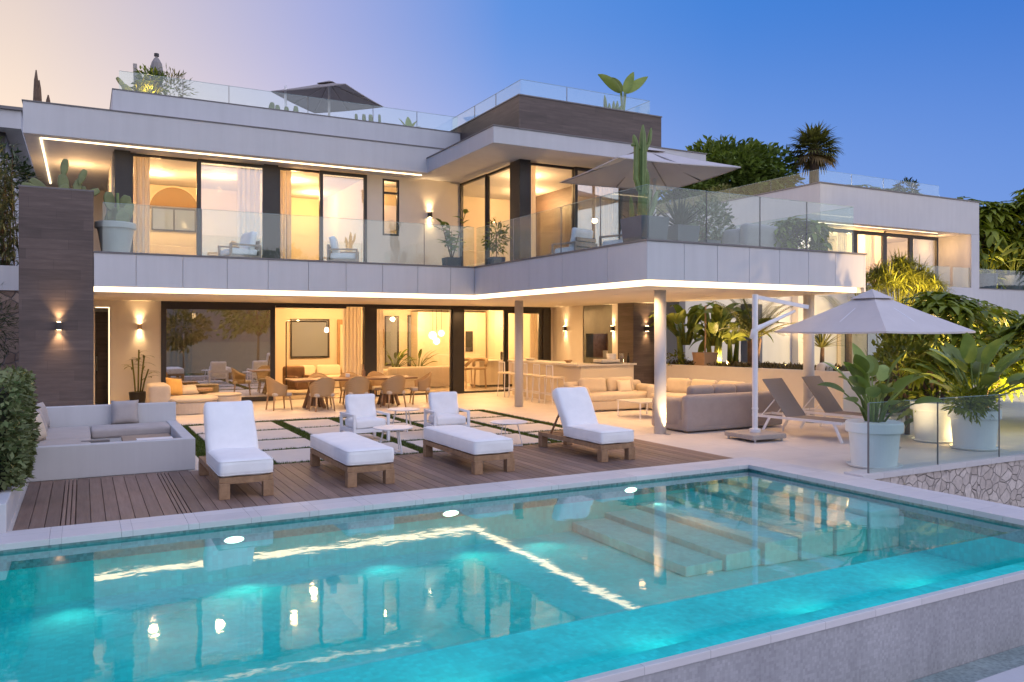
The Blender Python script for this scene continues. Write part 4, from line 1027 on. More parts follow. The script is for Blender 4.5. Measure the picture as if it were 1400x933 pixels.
# bedrooms above
bd = thing('bed', 'low upholstered bed upstairs in front of the arched mirror', 'bed', (2.2, 24.3, 3.5))
MB().rbox((0, 0, .28), (1.7, 1.6, .5), .08).build('mattress', MATTR, bd, smooth=True, weld=True); MB().rbox((0, .76, .5), (1.9, .16, .9), .06).build('headboard', SAND, bd, smooth=True, weld=True)
wd = thing('wardrobe', 'pale wardrobe upstairs behind the second open door', 'wardrobe', (5.15, 25.3, 3.5))
MB().box(-.45, .35, -.3, .29, 0, 2.1).build('body', WHITE_IN, wd, bevel=.004); MB().box(-.012, -.004, -.33, -.302, .9, 1.2).build('handle', DARK, wd)
bd2 = thing('bed', 'low bed upstairs in the right wing room behind the balcony armchairs', 'bed', (11.2, 21.3, 3.5))
MB().rbox((0, 0, .26), (1.8, 1.9, .46), .08).build('mattress', MATTR, bd2, smooth=True, weld=True); MB().rbox((0, .98, .5), (2.0, .14, .9), .05).build('headboard', SAND, bd2, smooth=True, weld=True)
# balcony armchairs
g_ = 'pale wooden armchairs on the balcony'
def bch(label, x, y, rz): return armchair('balcony_armchair', label, (x, y, 3.5), rz, TEAKL, MATTR, g_, .78, .74, True)
bch('pale wooden armchair on the balcony in front of the first mirrored pane', 3.25, 19.6, rad(-78))
bch('pale wooden armchair on the balcony in front of the second mirrored pane', 5.72, 19.55, rad(70))
bch('pale wooden armchair on the balcony turned to the dark corner post', 10.0, 15.6, rad(196))
bch('pale wooden armchair on the balcony nearest to the tall cactus', 10.15, 13.9, rad(200))
ol = sofa('outdoor_sofa', 'pale sofa on the right balcony behind the glass railing', (12.4, 12.3, 3.5), rad(186), 1.5, .7, GREIGE, [], h=.62)
# ================================================================== parasols
def canopy(root, c, s, rise, mat, ribmat, valance=.07, n=10, sag=.05):
    """square canopy centred on c (rim height c.z), four pitched panels with a small vent cap"""
    c = V(c); b = MB()
    for q in range(4):
        R = Rz(q * PI / 2); vs = []; fs = []
        for i in range(n + 1):
            f = i / n
            for j in range(n + 1):
                g = -1 + 2 * j / n
                z = rise * (1 - f) - sag * math.sin(PI * f) * (1 - .6 * abs(g)) - sag * .5 * f * (1 - g * g)
                vs.append(c + R @ V((g * s * f, -s * f, z)))
        for i in range(n):
            for j in range(n): fs.append((i * (n + 1) + j, (i + 1) * (n + 1) + j, (i + 1) * (n + 1) + j + 1, i * (n + 1) + j + 1))
        b.add(vs, fs)
        if valance:
            o = [vs[n * (n + 1) + j] for j in range(n + 1)]; b.add(o + [v - V((0, 0, valance)) for v in o], [(j, n + 1 + j, n + 2 + j, j + 1) for j in range(n)])
    cn = b.build('canopy', mat, root, smooth=False, weld=True, solid=.008)
    v = MB(); k = s * .22; zt = c + V((0, 0, rise + .05)); cs = [c + Rz(PI / 4 + q * PI / 2) @ V((k * 1.414, 0, rise * .78 + .035)) for q in range(4)]
    for q in range(4): v.add([zt, cs[q], cs[(q + 1) % 4]], [(0, 1, 2)])
    v.build('vent', mat, cn, solid=.008)
    for q in range(8):
        a = q * PI / 4 + PI / 4; l = s * (1.414 if q % 2 == 0 else 1.0); e = c + V((math.cos(a) * l * .97, math.sin(a) * l * .97, -.01 - (0 if q % 2 == 0 else sag * .6)))
        MB().bar(c + V((0, 0, rise - .05)), e, .022, .03).build('rib', ribmat, root)
    return cn
up = thing('parasol', 'large pale cantilever parasol on a white pole beside the pool', 'parasol', (10.88, 10.85, 0), 0, 'parasols')
b = MB(); b.rbox((0, 0, .09), (.78, .78, .09), .02, M=Rz(rad(-4))); b.build('base', GRAYPAINT, up, smooth=True, weld=True)
for k, (x, y) in enumerate(((-.33, -.33), (.33, -.33), (.33, .33), (-.33, .33))): MB().tube([(x, y, 0), (x, y, .05)], .022, 10).build('foot', STEEL, up)
b = MB(); b.tube([(0, 0, .13), (0, 0, 2.66)], .052, 20); b.tube([(0, 0, .132), (0, 0, .2)], .10, 20); b.tube([(0, 0, .55), (0, 0, .58)], .062, 20); b.build('pole', WPAINT, up, smooth=False, bevel=.006)
ctr = V((13.05 - 10.88, 10.05 - 10.85, 1.985))
b = MB(); b.bar((0, 0, 2.62), (.95, -.38, 2.43), .05, .07); b.build('arm', WPAINT, up)
b = MB(); b.tube([(-.08, .02, 1.85), (-.03, .0, 2.0), (.02, 0, 2.02), (.14, -.05, 2.08), (.75, -.25, 2.36)], [.03, .05, .06, .045, .025], 10); b.build('joint', WPAINT, up, smooth=True)
canopy(up, ctr, 1.22, .74, CANVAS, WPAINT, .03, sag=.035)
u2 = thing('parasol', 'cream cantilever parasol open on the balcony above the wooden armchairs', 'parasol', (12.55, 15.9, 3.5), 0, 'parasols')
b = MB(); b.rbox((0, 0, .06), (.7, .7, .1), .02); b.build('base', GRAYPAINT, u2, smooth=True, weld=True)
b = MB(); b.tube([(0, 0, .11), (0, 0, 2.62)], .045, 16); b.build('pole', WPAINT, u2); b = MB(); b.bar((0, 0, 2.6), (-1.0, -.95, 2.78), .05); b.build('arm', WPAINT, u2)
hold = thing('parasol_head', None, None, (-1.0, -.95, 2.12), rad(-8)); hold.parent = u2
for k in ('label', 'category'):
    if k in hold: del hold[k]
canopy(hold, (0, 0, 0), 1.52, .60, CANVAS, GRAYPAINT, .02, sag=.06)
u3 = thing('parasol', 'taupe parasol open on the roof terrace', 'parasol', (6.5, 23.7, 7.2), rad(45), 'parasols')
b = MB(); b.tube([(0, 0, 0), (0, 0, 2.25)], .035, 14); b.build('pole', WPAINT, u3); MB().tube([(-1.0, .85, 0), (-1.0, .85, 1.9)], .035, 14).build('side_post', WPAINT, u3); MB().box(-.4, .4, -.4, .4, 0, .08).build('base', GRAYPAINT, u3)
canopy(u3, (0, 0, 1.72), 1.2, .50, CANVASD, GRAYPAINT, .02, sag=.04)
p = ony(214, 128, 22.2)
u4 = thing('folded_parasol', 'folded taupe parasol standing among the roof plants', 'parasol', (p.x, 22.2, 7.2), 0, 'parasols')
b = MB(); pr = [(.0, .6), (.11, .62), (.10, 1.0), (.19, 1.35), (.14, 1.62), (.06, 1.75), (0, 1.76)]
b.lathe((0, 0, 0), [(r * .9, z * .98) for r, z in pr], 9); b.build('canopy', CANVASD, u4); MB().tube([(0, 0, 0), (0, 0, 1.83)], .03, 10).build('pole', GRAYPAINT, u4); MB().tube([(0, 0, 1.76), (0, 0, 1.83)], .06, 10).build('cap', DARK, u4)
p = ony(188, 118, 22.4)
b = MB(); b.bar((0, 0, 0), (-.06, 0, 1.55), .09); b.bar((-.05, 0, 1.5), (.12, .05, .9), .05)
one(b, 'parasol_post', GRAYPAINT, 'bare brown parasol post with folded arm behind the roof plants', 'parasol post', loc=(p.x, 22.4, 7.2))

# ================================================================== lamps
def spot(name, loc, d, e, ang=110, blend=1.0, c=(1, .64, .31), size=.04):
    L = bpy.data.lights.new(name, 'SPOT'); L.energy = e; L.color = c; L.spot_size = rad(ang); L.spot_blend = blend; L.shadow_soft_size = size
    o = bpy.data.objects.new(name, L); o.location = loc; o.rotation_euler = V(d).to_track_quat('-Z', 'Y').to_euler(); col.objects.link(o); return o
def wall_lamp(label, p, n, mat=DARK, e=9, group='up and down wall lamps'):
    """small square wall lamp shining up and down; n = wall normal"""
    n = V(n); t = thing('wall_lamp', label, 'wall lamp', p, math.atan2(n.y, n.x) + PI / 2, group)
    MB().box(-.05, .05, -.115, -.002, -.075, .075).build('body', mat, t, bevel=.004)
    for s in (-1, 1): MB().box(-.035, .035, -.095, -.025, s * .0765 - .001, s * .0765 + .001).build('bulb', BULB, t)
    for s in (-1, 1): spot('wall_light', V(p) + n * .062 + V((0, 0, s * .085)), V((0, 0, s)) - n * .12, e * 3.2, 86, .9)
LAMP_E = 6
wall_lamp('wall lamp on the brown pillar', (ony(80.5, 446, 18.19).x, 18.19, 2.09), (0, -1, 0), e=11)
wall_lamp('wall lamp above the slender potted plant by the left entrance', (1.32, YG, 2.10), (0, -1, 0), OAK, e=6)
wall_lamp('wall lamp on the upper white wall beside the narrow window', (8.53, 20.8, 5.22), (0, -1, 0), e=6)
wall_lamp('wall lamp between the dark door post and the grill niche', (ony(771, 449, YG).x - .62, YG, 2.07), (0, -1, 0), e=6) if False else None
q = onx(771, 449, 14.0)
wall_lamp('wall lamp left of the dark tiled grill niche', (14.0, 22.35, 2.06), (-1, 0, 0), e=6)
wall_lamp('wall lamp right of the dark tiled grill niche', (14.0, onx(839, 449, 14.0).y, 2.06), (-1, 0, 0), e=6)
wall_lamp('wall lamp on the brown clad pier beside the bar', (ony(883, 450, 18.2).x, 18.2, 2.05), (0, -1, 0), e=9)
wall_lamp('wall lamp on the recessed wall of the neighbouring villa', (ony(1302, 341, FY + 1.7).x, FY + 1.7, ony(1302, 341, FY + 1.7).z), (0, -1, 0), e=22)
wall_lamp('wall lamp inside the right wing bedroom seen through its side glass', (9.9, 22.8, 5.0), (0, -1, 0), OAK, e=5)
DL = [(265, 406, 'above the tall left glass pane'), (361, 410, 'above the dark sliding frame'), (452, 412, 'above the open door'), (632, 418, 'beside the first white column'), (732, 417, 'right of the first white column'),
      (766, 415, 'in front of the grill niche'), (842, 403, 'above the sand sofa'), (890, 410, 'beside the brown pier'), (955, 408, 'behind the right white column'), (967, 406, 'nearest to the banana plants')]
for x, y, w in DL:
    p = onz(x, y, ZS)
    t = thing('ceiling_light', 'small recessed ceiling light in the terrace ceiling ' + w, 'ceiling light', (p.x, p.y, ZS), 0, 'recessed terrace ceiling lights')
    MB().lathe((0, 0, 0), [(.045, -.002), (.06, -.002), (.062, -.006), (.045, -.008)], 20).build('ring', WPAINT, t)
    MB().lathe((0, 0, -.003), [(0, 0), (.044, 0)], 20).build('lens', LEDW, t)
    spot('downlight_and_fill', (p.x, p.y, ZS - .03), (0, 0, -1), 30, 130, .8)
WARM = (1, .57, .235)
for x in (9.5, 11.2, 12.9):  # fill spots added under the terrace ceiling, without fixtures of their own
    for y in (12.4, 14.4, 16.5, 19.4, 21.8): spot('downlight_and_fill', (x, y, ZS - .03), (0, 0, -1), 46, 150, .9, WARM, .06)
for x in (.9, 2.6, 4.3, 6.0, 7.7): spot('downlight_and_fill', (x, 20.9, ZS - .03), (0, 0, -1), 62, 150, .9, WARM, .06); spot('downlight_and_fill', (x + .4, 19.0, ZS - .03), (0, 0, -1), 22, 150, .9, WARM, .06)  # the same added fill under the left balcony, no fixtures
def bulb(x, y, z, e, c=WARM, r=.09):
    L = bpy.data.lights.new('room_and_fill_light', 'POINT'); L.energy = e; L.color = c; L.shadow_soft_size = r
    o = bpy.data.objects.new('room_and_fill_light', L); o.location = (x, y, z); col.objects.link(o)
for x, y, e in ((3.0, 26.4, 8), (5.6, 25.2, 75), (7.2, 27.2, 80), (9.2, 25.4, 75), (10.9, 27.4, 85), (12.4, 24.8, 62), (13.2, 27.2, 70)): bulb(x, y, 2.45, e * 1.0)
for x, y, e in ((1.7, 23.4, 62), (3.3, 23.0, 62), (5.2, 22.6, 62), (6.2, 24.4, 50), (10.6, 19.0, 70), (11.8, 21.0, 85), (7.5, 21.7, 16)): bulb(x, y, 5.85, e * 1.0)
for x, y, e in ((28.4, 25.0, 120), (30.4, 24.6, 120), (32.8, 25.2, 150), (28.0, 28.0, 120)): bulb(x, y, 6.0, e)
bulb(-.1, 23.0, 5.7, 30); bulb(34.9, FY + 1.0, 5.9, 22)  # the first is fill added under the left eaves, no lamp there
for x, y, w in ((222, 231, 'nearest the arched mirror'), (240, 227, 'nearest the curtain'),):
    p = onz(x, y, ZU - .001)
    p = V((ony(x, y, 22.6).x, 22.6, ZU))
    t = thing('ceiling_light', 'small ceiling light in the upper bedroom, ' + w, 'ceiling light', (p.x, p.y, ZU), 0, 'bedroom ceiling lights')
    MB().lathe((0, 0, 0), [(.05, -.002), (.06, -.006)], 20).build('ring', WPAINT, t); MB().lathe((0, 0, -.004), [(0, 0), (.05, 0)], 20).build('lens', LEDW, t)
# uplight at the right column, planter spots, fairy lights between the pots
def ground_lamp(label, loc, d, e, ang=50, vis=True, cat='ground lamp', group='small garden lamps'):
    t = thing('ground_lamp', label, cat, loc, 0, group)
    MB().lathe((0, 0, 0), [(.06, 0), (.06, .012), (.045, .014)], 18).build('housing', STEEL, t); MB().lathe((0, 0, .0125), [(0, 0), (.045, 0)], 18).build('lens', LEDW, t)
    spot('uplight', V(loc) + V((0, 0, .04)), d, e, ang, .7)
ground_lamp('recessed floor lamp shining up the right white column', (9.92, 12.16, .001), (0, .06, 1), 40, 50)
ground_lamp('lamp in the planter shining up the cream pier behind the banana leaves', (21.2, 19.2, .99), (.35, .3, 1), 90, 80)
ground_lamp('lamp in the planter under the tall banana leaves', (15.6, 16.6, .99), (-.1, .15, 1), 170, 130)
ground_lamp('lamp in the planter under the garden palm', (16.3, 15.2, .99), (-.1, .1, 1), 150, 130)
ground_lamp('lamp in the planter behind the third white column', (15.9, 13.2, .99), (.2, .1, 1), 40, 120)
for k, (x, y) in enumerate(((1262, 592), (1271, 594), (1320, 600))):
    p = onz(x, y, .10)
    t = thing('garden_lamp', ('small warm bulb on the floor behind the front white pot', 'small warm bulb beside the rear white pot', 'small warm bulb between the two right white pots')[k], 'garden lamp', (p.x, p.y, 0), 0, 'small garden lamps')
    MB().tube([(0, 0, 0), (0, 0, .07)], .012, 8).build('stake', DARK, t); MB().lathe((0, 0, .10), [(.032 * math.sin(PI * i / 8), -.032 * math.cos(PI * i / 8)) for i in range(9)], 14).build('bulb', BULB, t, smooth=True)
    L = bpy.data.lights.new('bulb_light', 'POINT'); L.energy = 7; L.color = (1, .6, .22); L.shadow_soft_size = .03
    o = bpy.data.objects.new('bulb_light', L); o.location = (p.x - .02, p.y - .06, .22); col.objects.link(o)
L = bpy.data.lights.new('bulb_light', 'POINT'); L.energy = 20; L.color = (1, .62, .18); L.shadow_soft_size = .05
p = ony(203, 124, 21.6); o = bpy.data.objects.new('bulb_light', L); o.location = (p.x, 21.3, 7.75); col.objects.link(o)

# ================================================================== curtains
def curtain(label, x0, x1, y, z0, z1, mat=CURT, amp=.05, waves=None, axis='x'):
    n = 60; w = waves or max(3, int((x1 - x0) * 9)); b = MB(); vs = []
    for i in range(n + 1):
        f = i / n; u = x0 + (x1 - x0) * f; o = amp * math.sin(2 * PI * w * f) + amp * .3 * math.sin(2 * PI * w * 2.3 * f + 1)
        for k, z in enumerate((z0, (z0 + z1) / 2, z1)):
            oo = o * (1.1 if k == 0 else .9 if k == 1 else .7); vs.append((u, y + oo, z) if axis == 'x' else (y + oo, u, z))
    fs = [(i * 3 + k, (i + 1) * 3 + k, (i + 1) * 3 + k + 1, i * 3 + k + 1) for i in range(n) for k in range(2)]
    b.add(vs, fs); return one(b, 'curtain', mat, label, 'curtain', 'linen curtains', smooth=True)
curtain('cream curtain at the left edge of the upper open door', 1.07, 1.42, 21.05, ZF + .01, ZU - .02)
curtain('cream curtain beside the second upper dark post', 4.42, 4.78, 21.05, ZF + .01, ZU - .02)
curtain('pale curtain behind the first upper mirrored pane', 3.45, 4.0, 21.1, ZF + .01, ZU - .02)
curtain('pale curtain at the right wing corner beside the dark post', 9.80, 10.12, 17.62, ZF + .01, ZU - .02)
curtain('pale curtain at the right end of the right wing front window', 11.95, 12.5, 17.62, ZF + .01, ZU - .02)
curtain('cream curtain hanging at the open dining room door', 6.86, 7.42, 23.5, .02, 2.70, amp=.06)
curtain('pale curtain at the left end of the tall reflecting pane', 2.02, 2.65, 23.5, .02, 2.68, amp=.06)
curtain('cream curtain right of the dark post by the dining table', 7.80, 8.12, 23.5, .02, 2.68)
curtain('cream curtain behind the kitchen door opening', 13.35, 13.62, 23.6, .02, 2.68)
curtain('pale curtain in the first upper window of the neighbouring villa', 28.6, 29.2, 23.75, 4.0, 6.25)
curtain('pale curtain in the second upper window of the neighbouring villa', 30.4, 31.0, 23.75, 4.0, 6.25)
# ================================================================== plants
random.seed(21)
RU = random.uniform
def leaf(mb, base, d, L, W, droop=.4, fold=.25, n=5, tip=1.0, roll=0.0, blunt=0.0):
    """one blade with a folded midrib bending down along its length"""
    base = V(base); d = V(d).normalized(); side = d.cross(V((0, 0, 1)))
    if side.length < .05: side = V((1, 0, 0))
    side.normalize(); side = Matrix.Rotation(roll, 3, d) @ side
    p = base.copy(); vs = []; fs = []
    for i in range(n + 1):
        f = i / n; w = W / 2 * (math.sin(PI * min(1, (f * .92 + .06)) ** tip) ** .8 if blunt == 0 else min(1, (1 - f) * 3 + .02) ** .6 * min(1, f * 4 + .25))
        up = side.cross(d)
        vs += [p - side * w + up * fold * w, p.copy(), p + side * w + up * fold * w]
        if i < n:
            d = (d + V((0, 0, -droop / n)) * (.4 + 1.2 * f)).normalized(); p = p + d * L / n
            side = (side - d * side.dot(d)).normalized()
    for i in range(n):
        a = i * 3; fs += [(a, a + 3, a + 4, a + 1), (a + 1, a + 4, a + 5, a + 2)]
    mb.add(vs, fs)
def sph():
    z = RU(-1, 1); a = RU(0, 2 * PI); r = math.sqrt(1 - z * z); return V((r * math.cos(a), r * math.sin(a), z))
def pot(t, r0, r1, h, mat, rim=.0, saucer=False, square=False):
    if square:
        b = MB(); k = r0 / r1
        b.add([(sx * r * 1, sy * r * 1, z) for z, r in ((0, r0), (h, r1), (h, r1 - .03), (h - .06, r1 - .035)) for sx, sy in ((-1, -1), (1, -1), (1, 1), (-1, 1))],
              [(3, 2, 1, 0)] + [(i * 4 + j, i * 4 + (j + 1) % 4, (i + 1) * 4 + (j + 1) % 4, (i + 1) * 4 + j) for i in range(3) for j in range(4)]); b.build('pot', mat, t, bevel=.006)
        MB().box(-r1 + .036, r1 - .036, -r1 + .036, r1 - .036, h - .08, h - .06).build('soil', SOIL, t); return
    pr = [(0, .01), (r0, .01), (r0 + .01, .02)]
    if rim: pr += [(r1 - .045, h - rim), (r1 - .01, h - rim - .004), (r1, h - rim + .01), (r1, h - .015), (r1 - .012, h)]
    else: pr += [(r1, h - .01), (r1 - .008, h)]
    pr += [(r1 - .045, h), (r1 - .06, h - .1), (0, h - .1)]
    MB().lathe((0, 0, .0), pr[:-2], 48).build('pot', mat, t, smooth=False, bevel=.004)
    MB().lathe((0, 0, 0), [(r1 - .046, h - .005), (r1 - .055, h - .07), (0, h - .06)], 32).build('soil', SOIL, t)
    if saucer: MB().lathe((0, 0, 0), [(0, .0), (r0 + .05, .0), (r0 + .085, .035), (r0 + .075, .04), (r0 + .05, .012), (0, .011)], 40).build('saucer', mat, t)
def strelitzia(t, z, n, H, spread, L=.55, W=.26, mat=LF_STREL, droop=.5):
    st = MB(); lf = MB()
    for k in range(n):
        a = RU(0, 2 * PI); f = (k + .5) / n; out = spread * (.25 + .75 * f) * RU(.7, 1.1); h = H * (1.0 - .55 * f) * RU(.85, 1.1)
        b = V((math.cos(a) * .08, math.sin(a) * .08, z)); m = b + V((math.cos(a) * out * .35, math.sin(a) * out * .35, h * .6)); e = b + V((math.cos(a) * out, math.sin(a) * out, h))
        st.tube([b, m, e], [.02, .016, .01], 6)
        d = (e - m).normalized() + V((math.cos(a) * .35, math.sin(a) * .35, RU(-.15, .35)))
        leaf(lf, e, d, L * RU(.75, 1.15), W * RU(.8, 1.15), droop * RU(.5, 1.4), .3, 7, .8, RU(-.5, .5))
    st.build('stems', mat, t, smooth=True); lf.build('leaves', mat, t, smooth=True)
def agave(t, z, n, L, W, mat=LF_AGAVE, up=.5, droop=.1):
    lf = MB()
    for k in range(n):
        a = k * 2.39996; f = k / n; el = rad(80 - 62 * f * (1.2 - up * .4)); d = V((math.cos(a) * math.cos(el), math.sin(a) * math.cos(el), math.sin(el)))
        leaf(lf, (math.cos(a) * .03, math.sin(a) * .03, z), d, L * RU(.8, 1.1), W, droop * RU(.3, 1.5), .45, 5, .62, 0)
    lf.build('leaves', mat, t, smooth=True)
def shrub_leaves(mb, c, R, n, L, W, inner=.45, lump=.25, seed=0, droop=.5, flat=False, up=.2):
    c = V(c); R = V(R)
    for k in range(n):
        u = sph(); r = inner + (1 - inner) * RU(0, 1) ** .45
        q = 1 + lump * noise.noise(u * 1.9 + V((seed * 7.1, seed, 0))) * 1.6 + lump * .5 * noise.noise(u * 4.5 + V((seed, 3, seed)))
        p = c + V((u.x * R.x, u.y * R.y, u.z * R.z)) * r * q
        d = (u + sph() * .8 + V((0, 0, up))).normalized()
        leaf(mb, p, d, L * RU(.6, 1.2), W * RU(.7, 1.2), droop, .2, 2, 1, RU(-1, 1))
def whorls(mb, c, R, n, L, W, seed=0, lump=.25, k=8, inner=.55, cut=None):
    c = V(c); R = V(R)
    for i in range(n):
        u = sph()
        if u.z < -.55: u.z *= -1
        q = (inner + (1 - inner) * RU(0, 1) ** .4) * (1 + lump * noise.noise(u * 2.2 + V((seed * 5.3, seed, 1))) * 1.7)
        p = c + V((u.x * R.x, u.y * R.y, u.z * R.z)) * q
        ax = (u * .8 + V((0, 0, .75)) + sph() * .35).normalized(); x = ax.cross(V((.3, .9, .1))).normalized(); y = ax.cross(x)
        s = RU(.7, 1.2); a0 = RU(0, 6)
        for j in range(k):
            a = a0 + 2 * PI * j / k; d = (x * math.cos(a) + y * math.sin(a)) * .95 + ax * .25
            leaf(mb, p, d, L * s * RU(.85, 1.1), W * s, 1.1, .25, 4, .85)
def branches(c0, c1, R, n, r=.05, seed=0):
    b = MB(); c0 = V(c0); c1 = V(c1); m = c0.lerp(c1, .55) + V((RU(-.1, .1), RU(-.1, .1), 0))
    b.tube([c0, c0.lerp(m, .5) + V((RU(-.05, .05), RU(-.05, .05), 0)), m], [r, r * .8, r * .65], 8)
    for k in range(n):
        u = sph(); u.z = abs(u.z) * .8; e = c1 + V((u.x * R[0], u.y * R[1], u.z * R[2])) * RU(.5, .85); q = m.lerp(e, .5) + sph() * .12 * R[0]
        b.tube([m, q, e], [r * .55, r * .32, r * .12], 6)
    return b
def bush(name, label, loc, R, n, L, W, mat, cat='shrub', group=None, seed=0, trunk=True, kind='shrub', zc=None, **k):
    t = thing(name, label, cat, loc, 0, group); zc = zc if zc is not None else R[2] * .9
    m = MB()
    if kind == 'whorl': whorls(m, (0, 0, zc), R, n, L, W, seed, **k)
    else: shrub_leaves(m, (0, 0, zc), R, n, L, W, seed=seed, **k)
    m.build('crown', mat, t, smooth=True)
    if trunk: branches((0, 0, 0), (0, 0, zc), R, 12, .05 * max(1, R[2]), seed).build('trunk', TRUNK, t, smooth=True)
    return t
def pinnate(mb, base, d, L, leaflets, ll, lw, droop=.8, vs=.5):
    base = V(base); d = V(d).normalized(); p = base.copy(); n = 12; pts = [p.copy()]; dirs = [d.copy()]
    for i in range(n):
        d = (d + V((0, 0, -droop / n)) * (.3 + 1.4 * i / n)).normalized(); p = p + d * L / n; pts.append(p.copy()); dirs.append(d.copy())
    mb.tube(pts, [.012 * (1 - .8 * i / n) for i in range(n + 1)], 4, False)
    for k in range(leaflets):
        f = .18 + .82 * k / leaflets; i = min(n - 1, int(f * n)); q = pts[i].lerp(pts[i + 1], f * n - i); dd = dirs[i]; s = dd.cross(V((0, 0, 1)))
        if s.length < .05: s = V((1, 0, 0))
        s.normalize(); l = ll * math.sin(PI * (.15 + .8 * f)) ** .6
        for sg in (-1, 1): leaf(mb, q, dd * .55 + s * sg + V((0, 0, vs * .4)), l * RU(.85, 1.1), lw, .7, .2, 3)
def fan_palm(t, z, n, r, mat=LF_PALM, dry=None):
    lf = MB(); dr = MB()
    for k in range(n):
        a = k * 2.39996; f = k / n; el = rad(75 - 118 * f); tgt = dr if (dry and el < rad(-22)) else lf
        d = V((math.cos(a) * math.cos(el), math.sin(a) * math.cos(el), math.sin(el))); pl = r * .55; e = V((0, 0, z)) + d * pl + V((0, 0, -.12 * r))
        tgt.tube([(0, 0, z), e], [.03 * r, .015 * r], 4, False)
        s = d.cross(V((0, 0, 1))); s.normalize(); up = s.cross(d)
        for j in range(15):
            b = (j - 7) / 7 * 1.75; dd = d * math.cos(b) + s * math.sin(b) + up * .12
            leaf(tgt, e, dd, r * .66 * (1 - .2 * abs(j - 7) / 7) * RU(.85, 1.1), r * .075, .9 + (.6 if tgt is dr else 0), .3, 4, .7)
    lf.build('crown', mat, t, smooth=True)
    if dry: dr.build('dry_fronds', LF_DRY, t, smooth=True)
def cactus(t, parts, mat=LF_CACT, ribs=7):
    for k, (pts, r) in enumerate(parts):
        b = MB(); N = ribs * 4; P_ = [V(p) for p in pts]; ext = []
        for i in range(len(P_) - 1):
            for j in range(5): ext.append(P_[i].lerp(P_[i + 1], j / 5))
        ext.append(P_[-1]); vs = []; fs = []
        for i, p in enumerate(ext):
            d = (ext[min(i + 1, len(ext) - 1)] - ext[max(i - 1, 0)]).normalized(); x = d.cross(V((0, 1, .01))).normalized(); y = d.cross(x)
            e = len(ext) - 1 - i; rr = r * (1 if e > 2 else (.93, .75, .2)[2 - e] if e <= 2 else 1) * (1 + .05 * math.sin(i * 1.3))
            for j in range(N):
                a = 2 * PI * j / N; q = rr * (1 + .16 * math.cos(a * ribs)); vs.append(p + (x * math.cos(a) + y * math.sin(a)) * q)
        for i in range(len(ext) - 1):
            for j in range(N): fs.append((i * N + j, i * N + (j + 1) % N, (i + 1) * N + (j + 1) % N, (i + 1) * N + j))
        fs.append(tuple((len(ext) - 1) * N + j for j in range(N)))
        b.add(vs, fs); b.build('stem' if k == 0 else 'arm', mat, t, smooth=True)
def paddles(t, z, lst, mat=LF_CACT):
    """prickly pear pads: (x, y, z, tilt, turn, length, width)"""
    for x, y, zz, ti, tu, L, W in lst:
        M = Rz(tu) @ Ry(ti); b = MB(); pr = []
        b.add(*(lambda r: (r.v, r.f))(MB().rbox(V((x, y, z + zz)) + M @ V((0, 0, L / 2)), (W, .05, L), .024, M=M, seg=6)))
        o = V((x, y, z + zz)) + M @ V((0, 0, L / 2)); nv = []
        for v in b.v:
            q = M.inverted() @ (V(v) - o); f = q.z / (L / 2); q.x *= math.sqrt(max(.02, 1 - (f * .96 - .10) ** 2)) * (1.0 if f > -.2 else .9 + .1 * (1 + f)); nv.append(o + M @ q)
        b.v = [tuple(v) for v in nv]; b.build('pad', mat, t, smooth=True, weld=True)
exec_later = []
# ---- white pots with strelitzia behind the glass fence
def wp(label, x, y, s=1.0, **k):
    t = thing('potted_plant', label, 'potted plant', (x, y, 0.001), 0, 'white pots behind the glass fence'); pot(t, .30 * s, .395 * s, .66 * s, POTW, .15 * s, True); strelitzia(t, .58 * s, **k); return t
p = onz(1208, 636); wp('front white pot with upright strelitzia at the corner of the glass fence', 10.28, 7.88, n=30, H=.78, spread=.5, L=.42, W=.20)
p = onz(1352, 616); wp('white pot with large strelitzia near the right end of the glass fence', p.x, p.y + .25, 1.02, n=32, H=.95, spread=.65, L=.56, W=.27)
p = onz(1292, 605); t = thing('potted_plant', 'rear white pot with dark leaved umbrella tree', 'potted plant', (p.x, p.y + .2, .001), 0, 'white pots behind the glass fence'); pot(t, .31, .40, .72, POTW, .15, True)
m = MB(); whorls(m, (0, 0, 1.30), (.5, .5, .32), 46, .26, .085, 3); shrub_leaves(m, (.1, 0, .78), (.42, .42, .22), 200, .16, .06); m.build('leaves', LF_SCHEF, t, smooth=True)
b = MB()
for k in range(4): b.tube([(RU(-.08, .08), RU(-.08, .08), .6), (RU(-.2, .2), RU(-.2, .2), 1.2), (RU(-.3, .3), RU(-.3, .3), 1.4)], [.04, .032, .02], 7)
b.build('trunk', TRUNK, t, smooth=True)
m = MB(); shrub_leaves(m, (0, 0, .2), (.42, .32, .26), 700, .13, .045, .2, .3, 5, .5); tag(m.build('fern', LF_SCHEF, smooth=True), 'light green fern growing over the rim of the right strelitzia pot', 'fern').location = onz(1352, 616) + V((-.30, .1, .62))
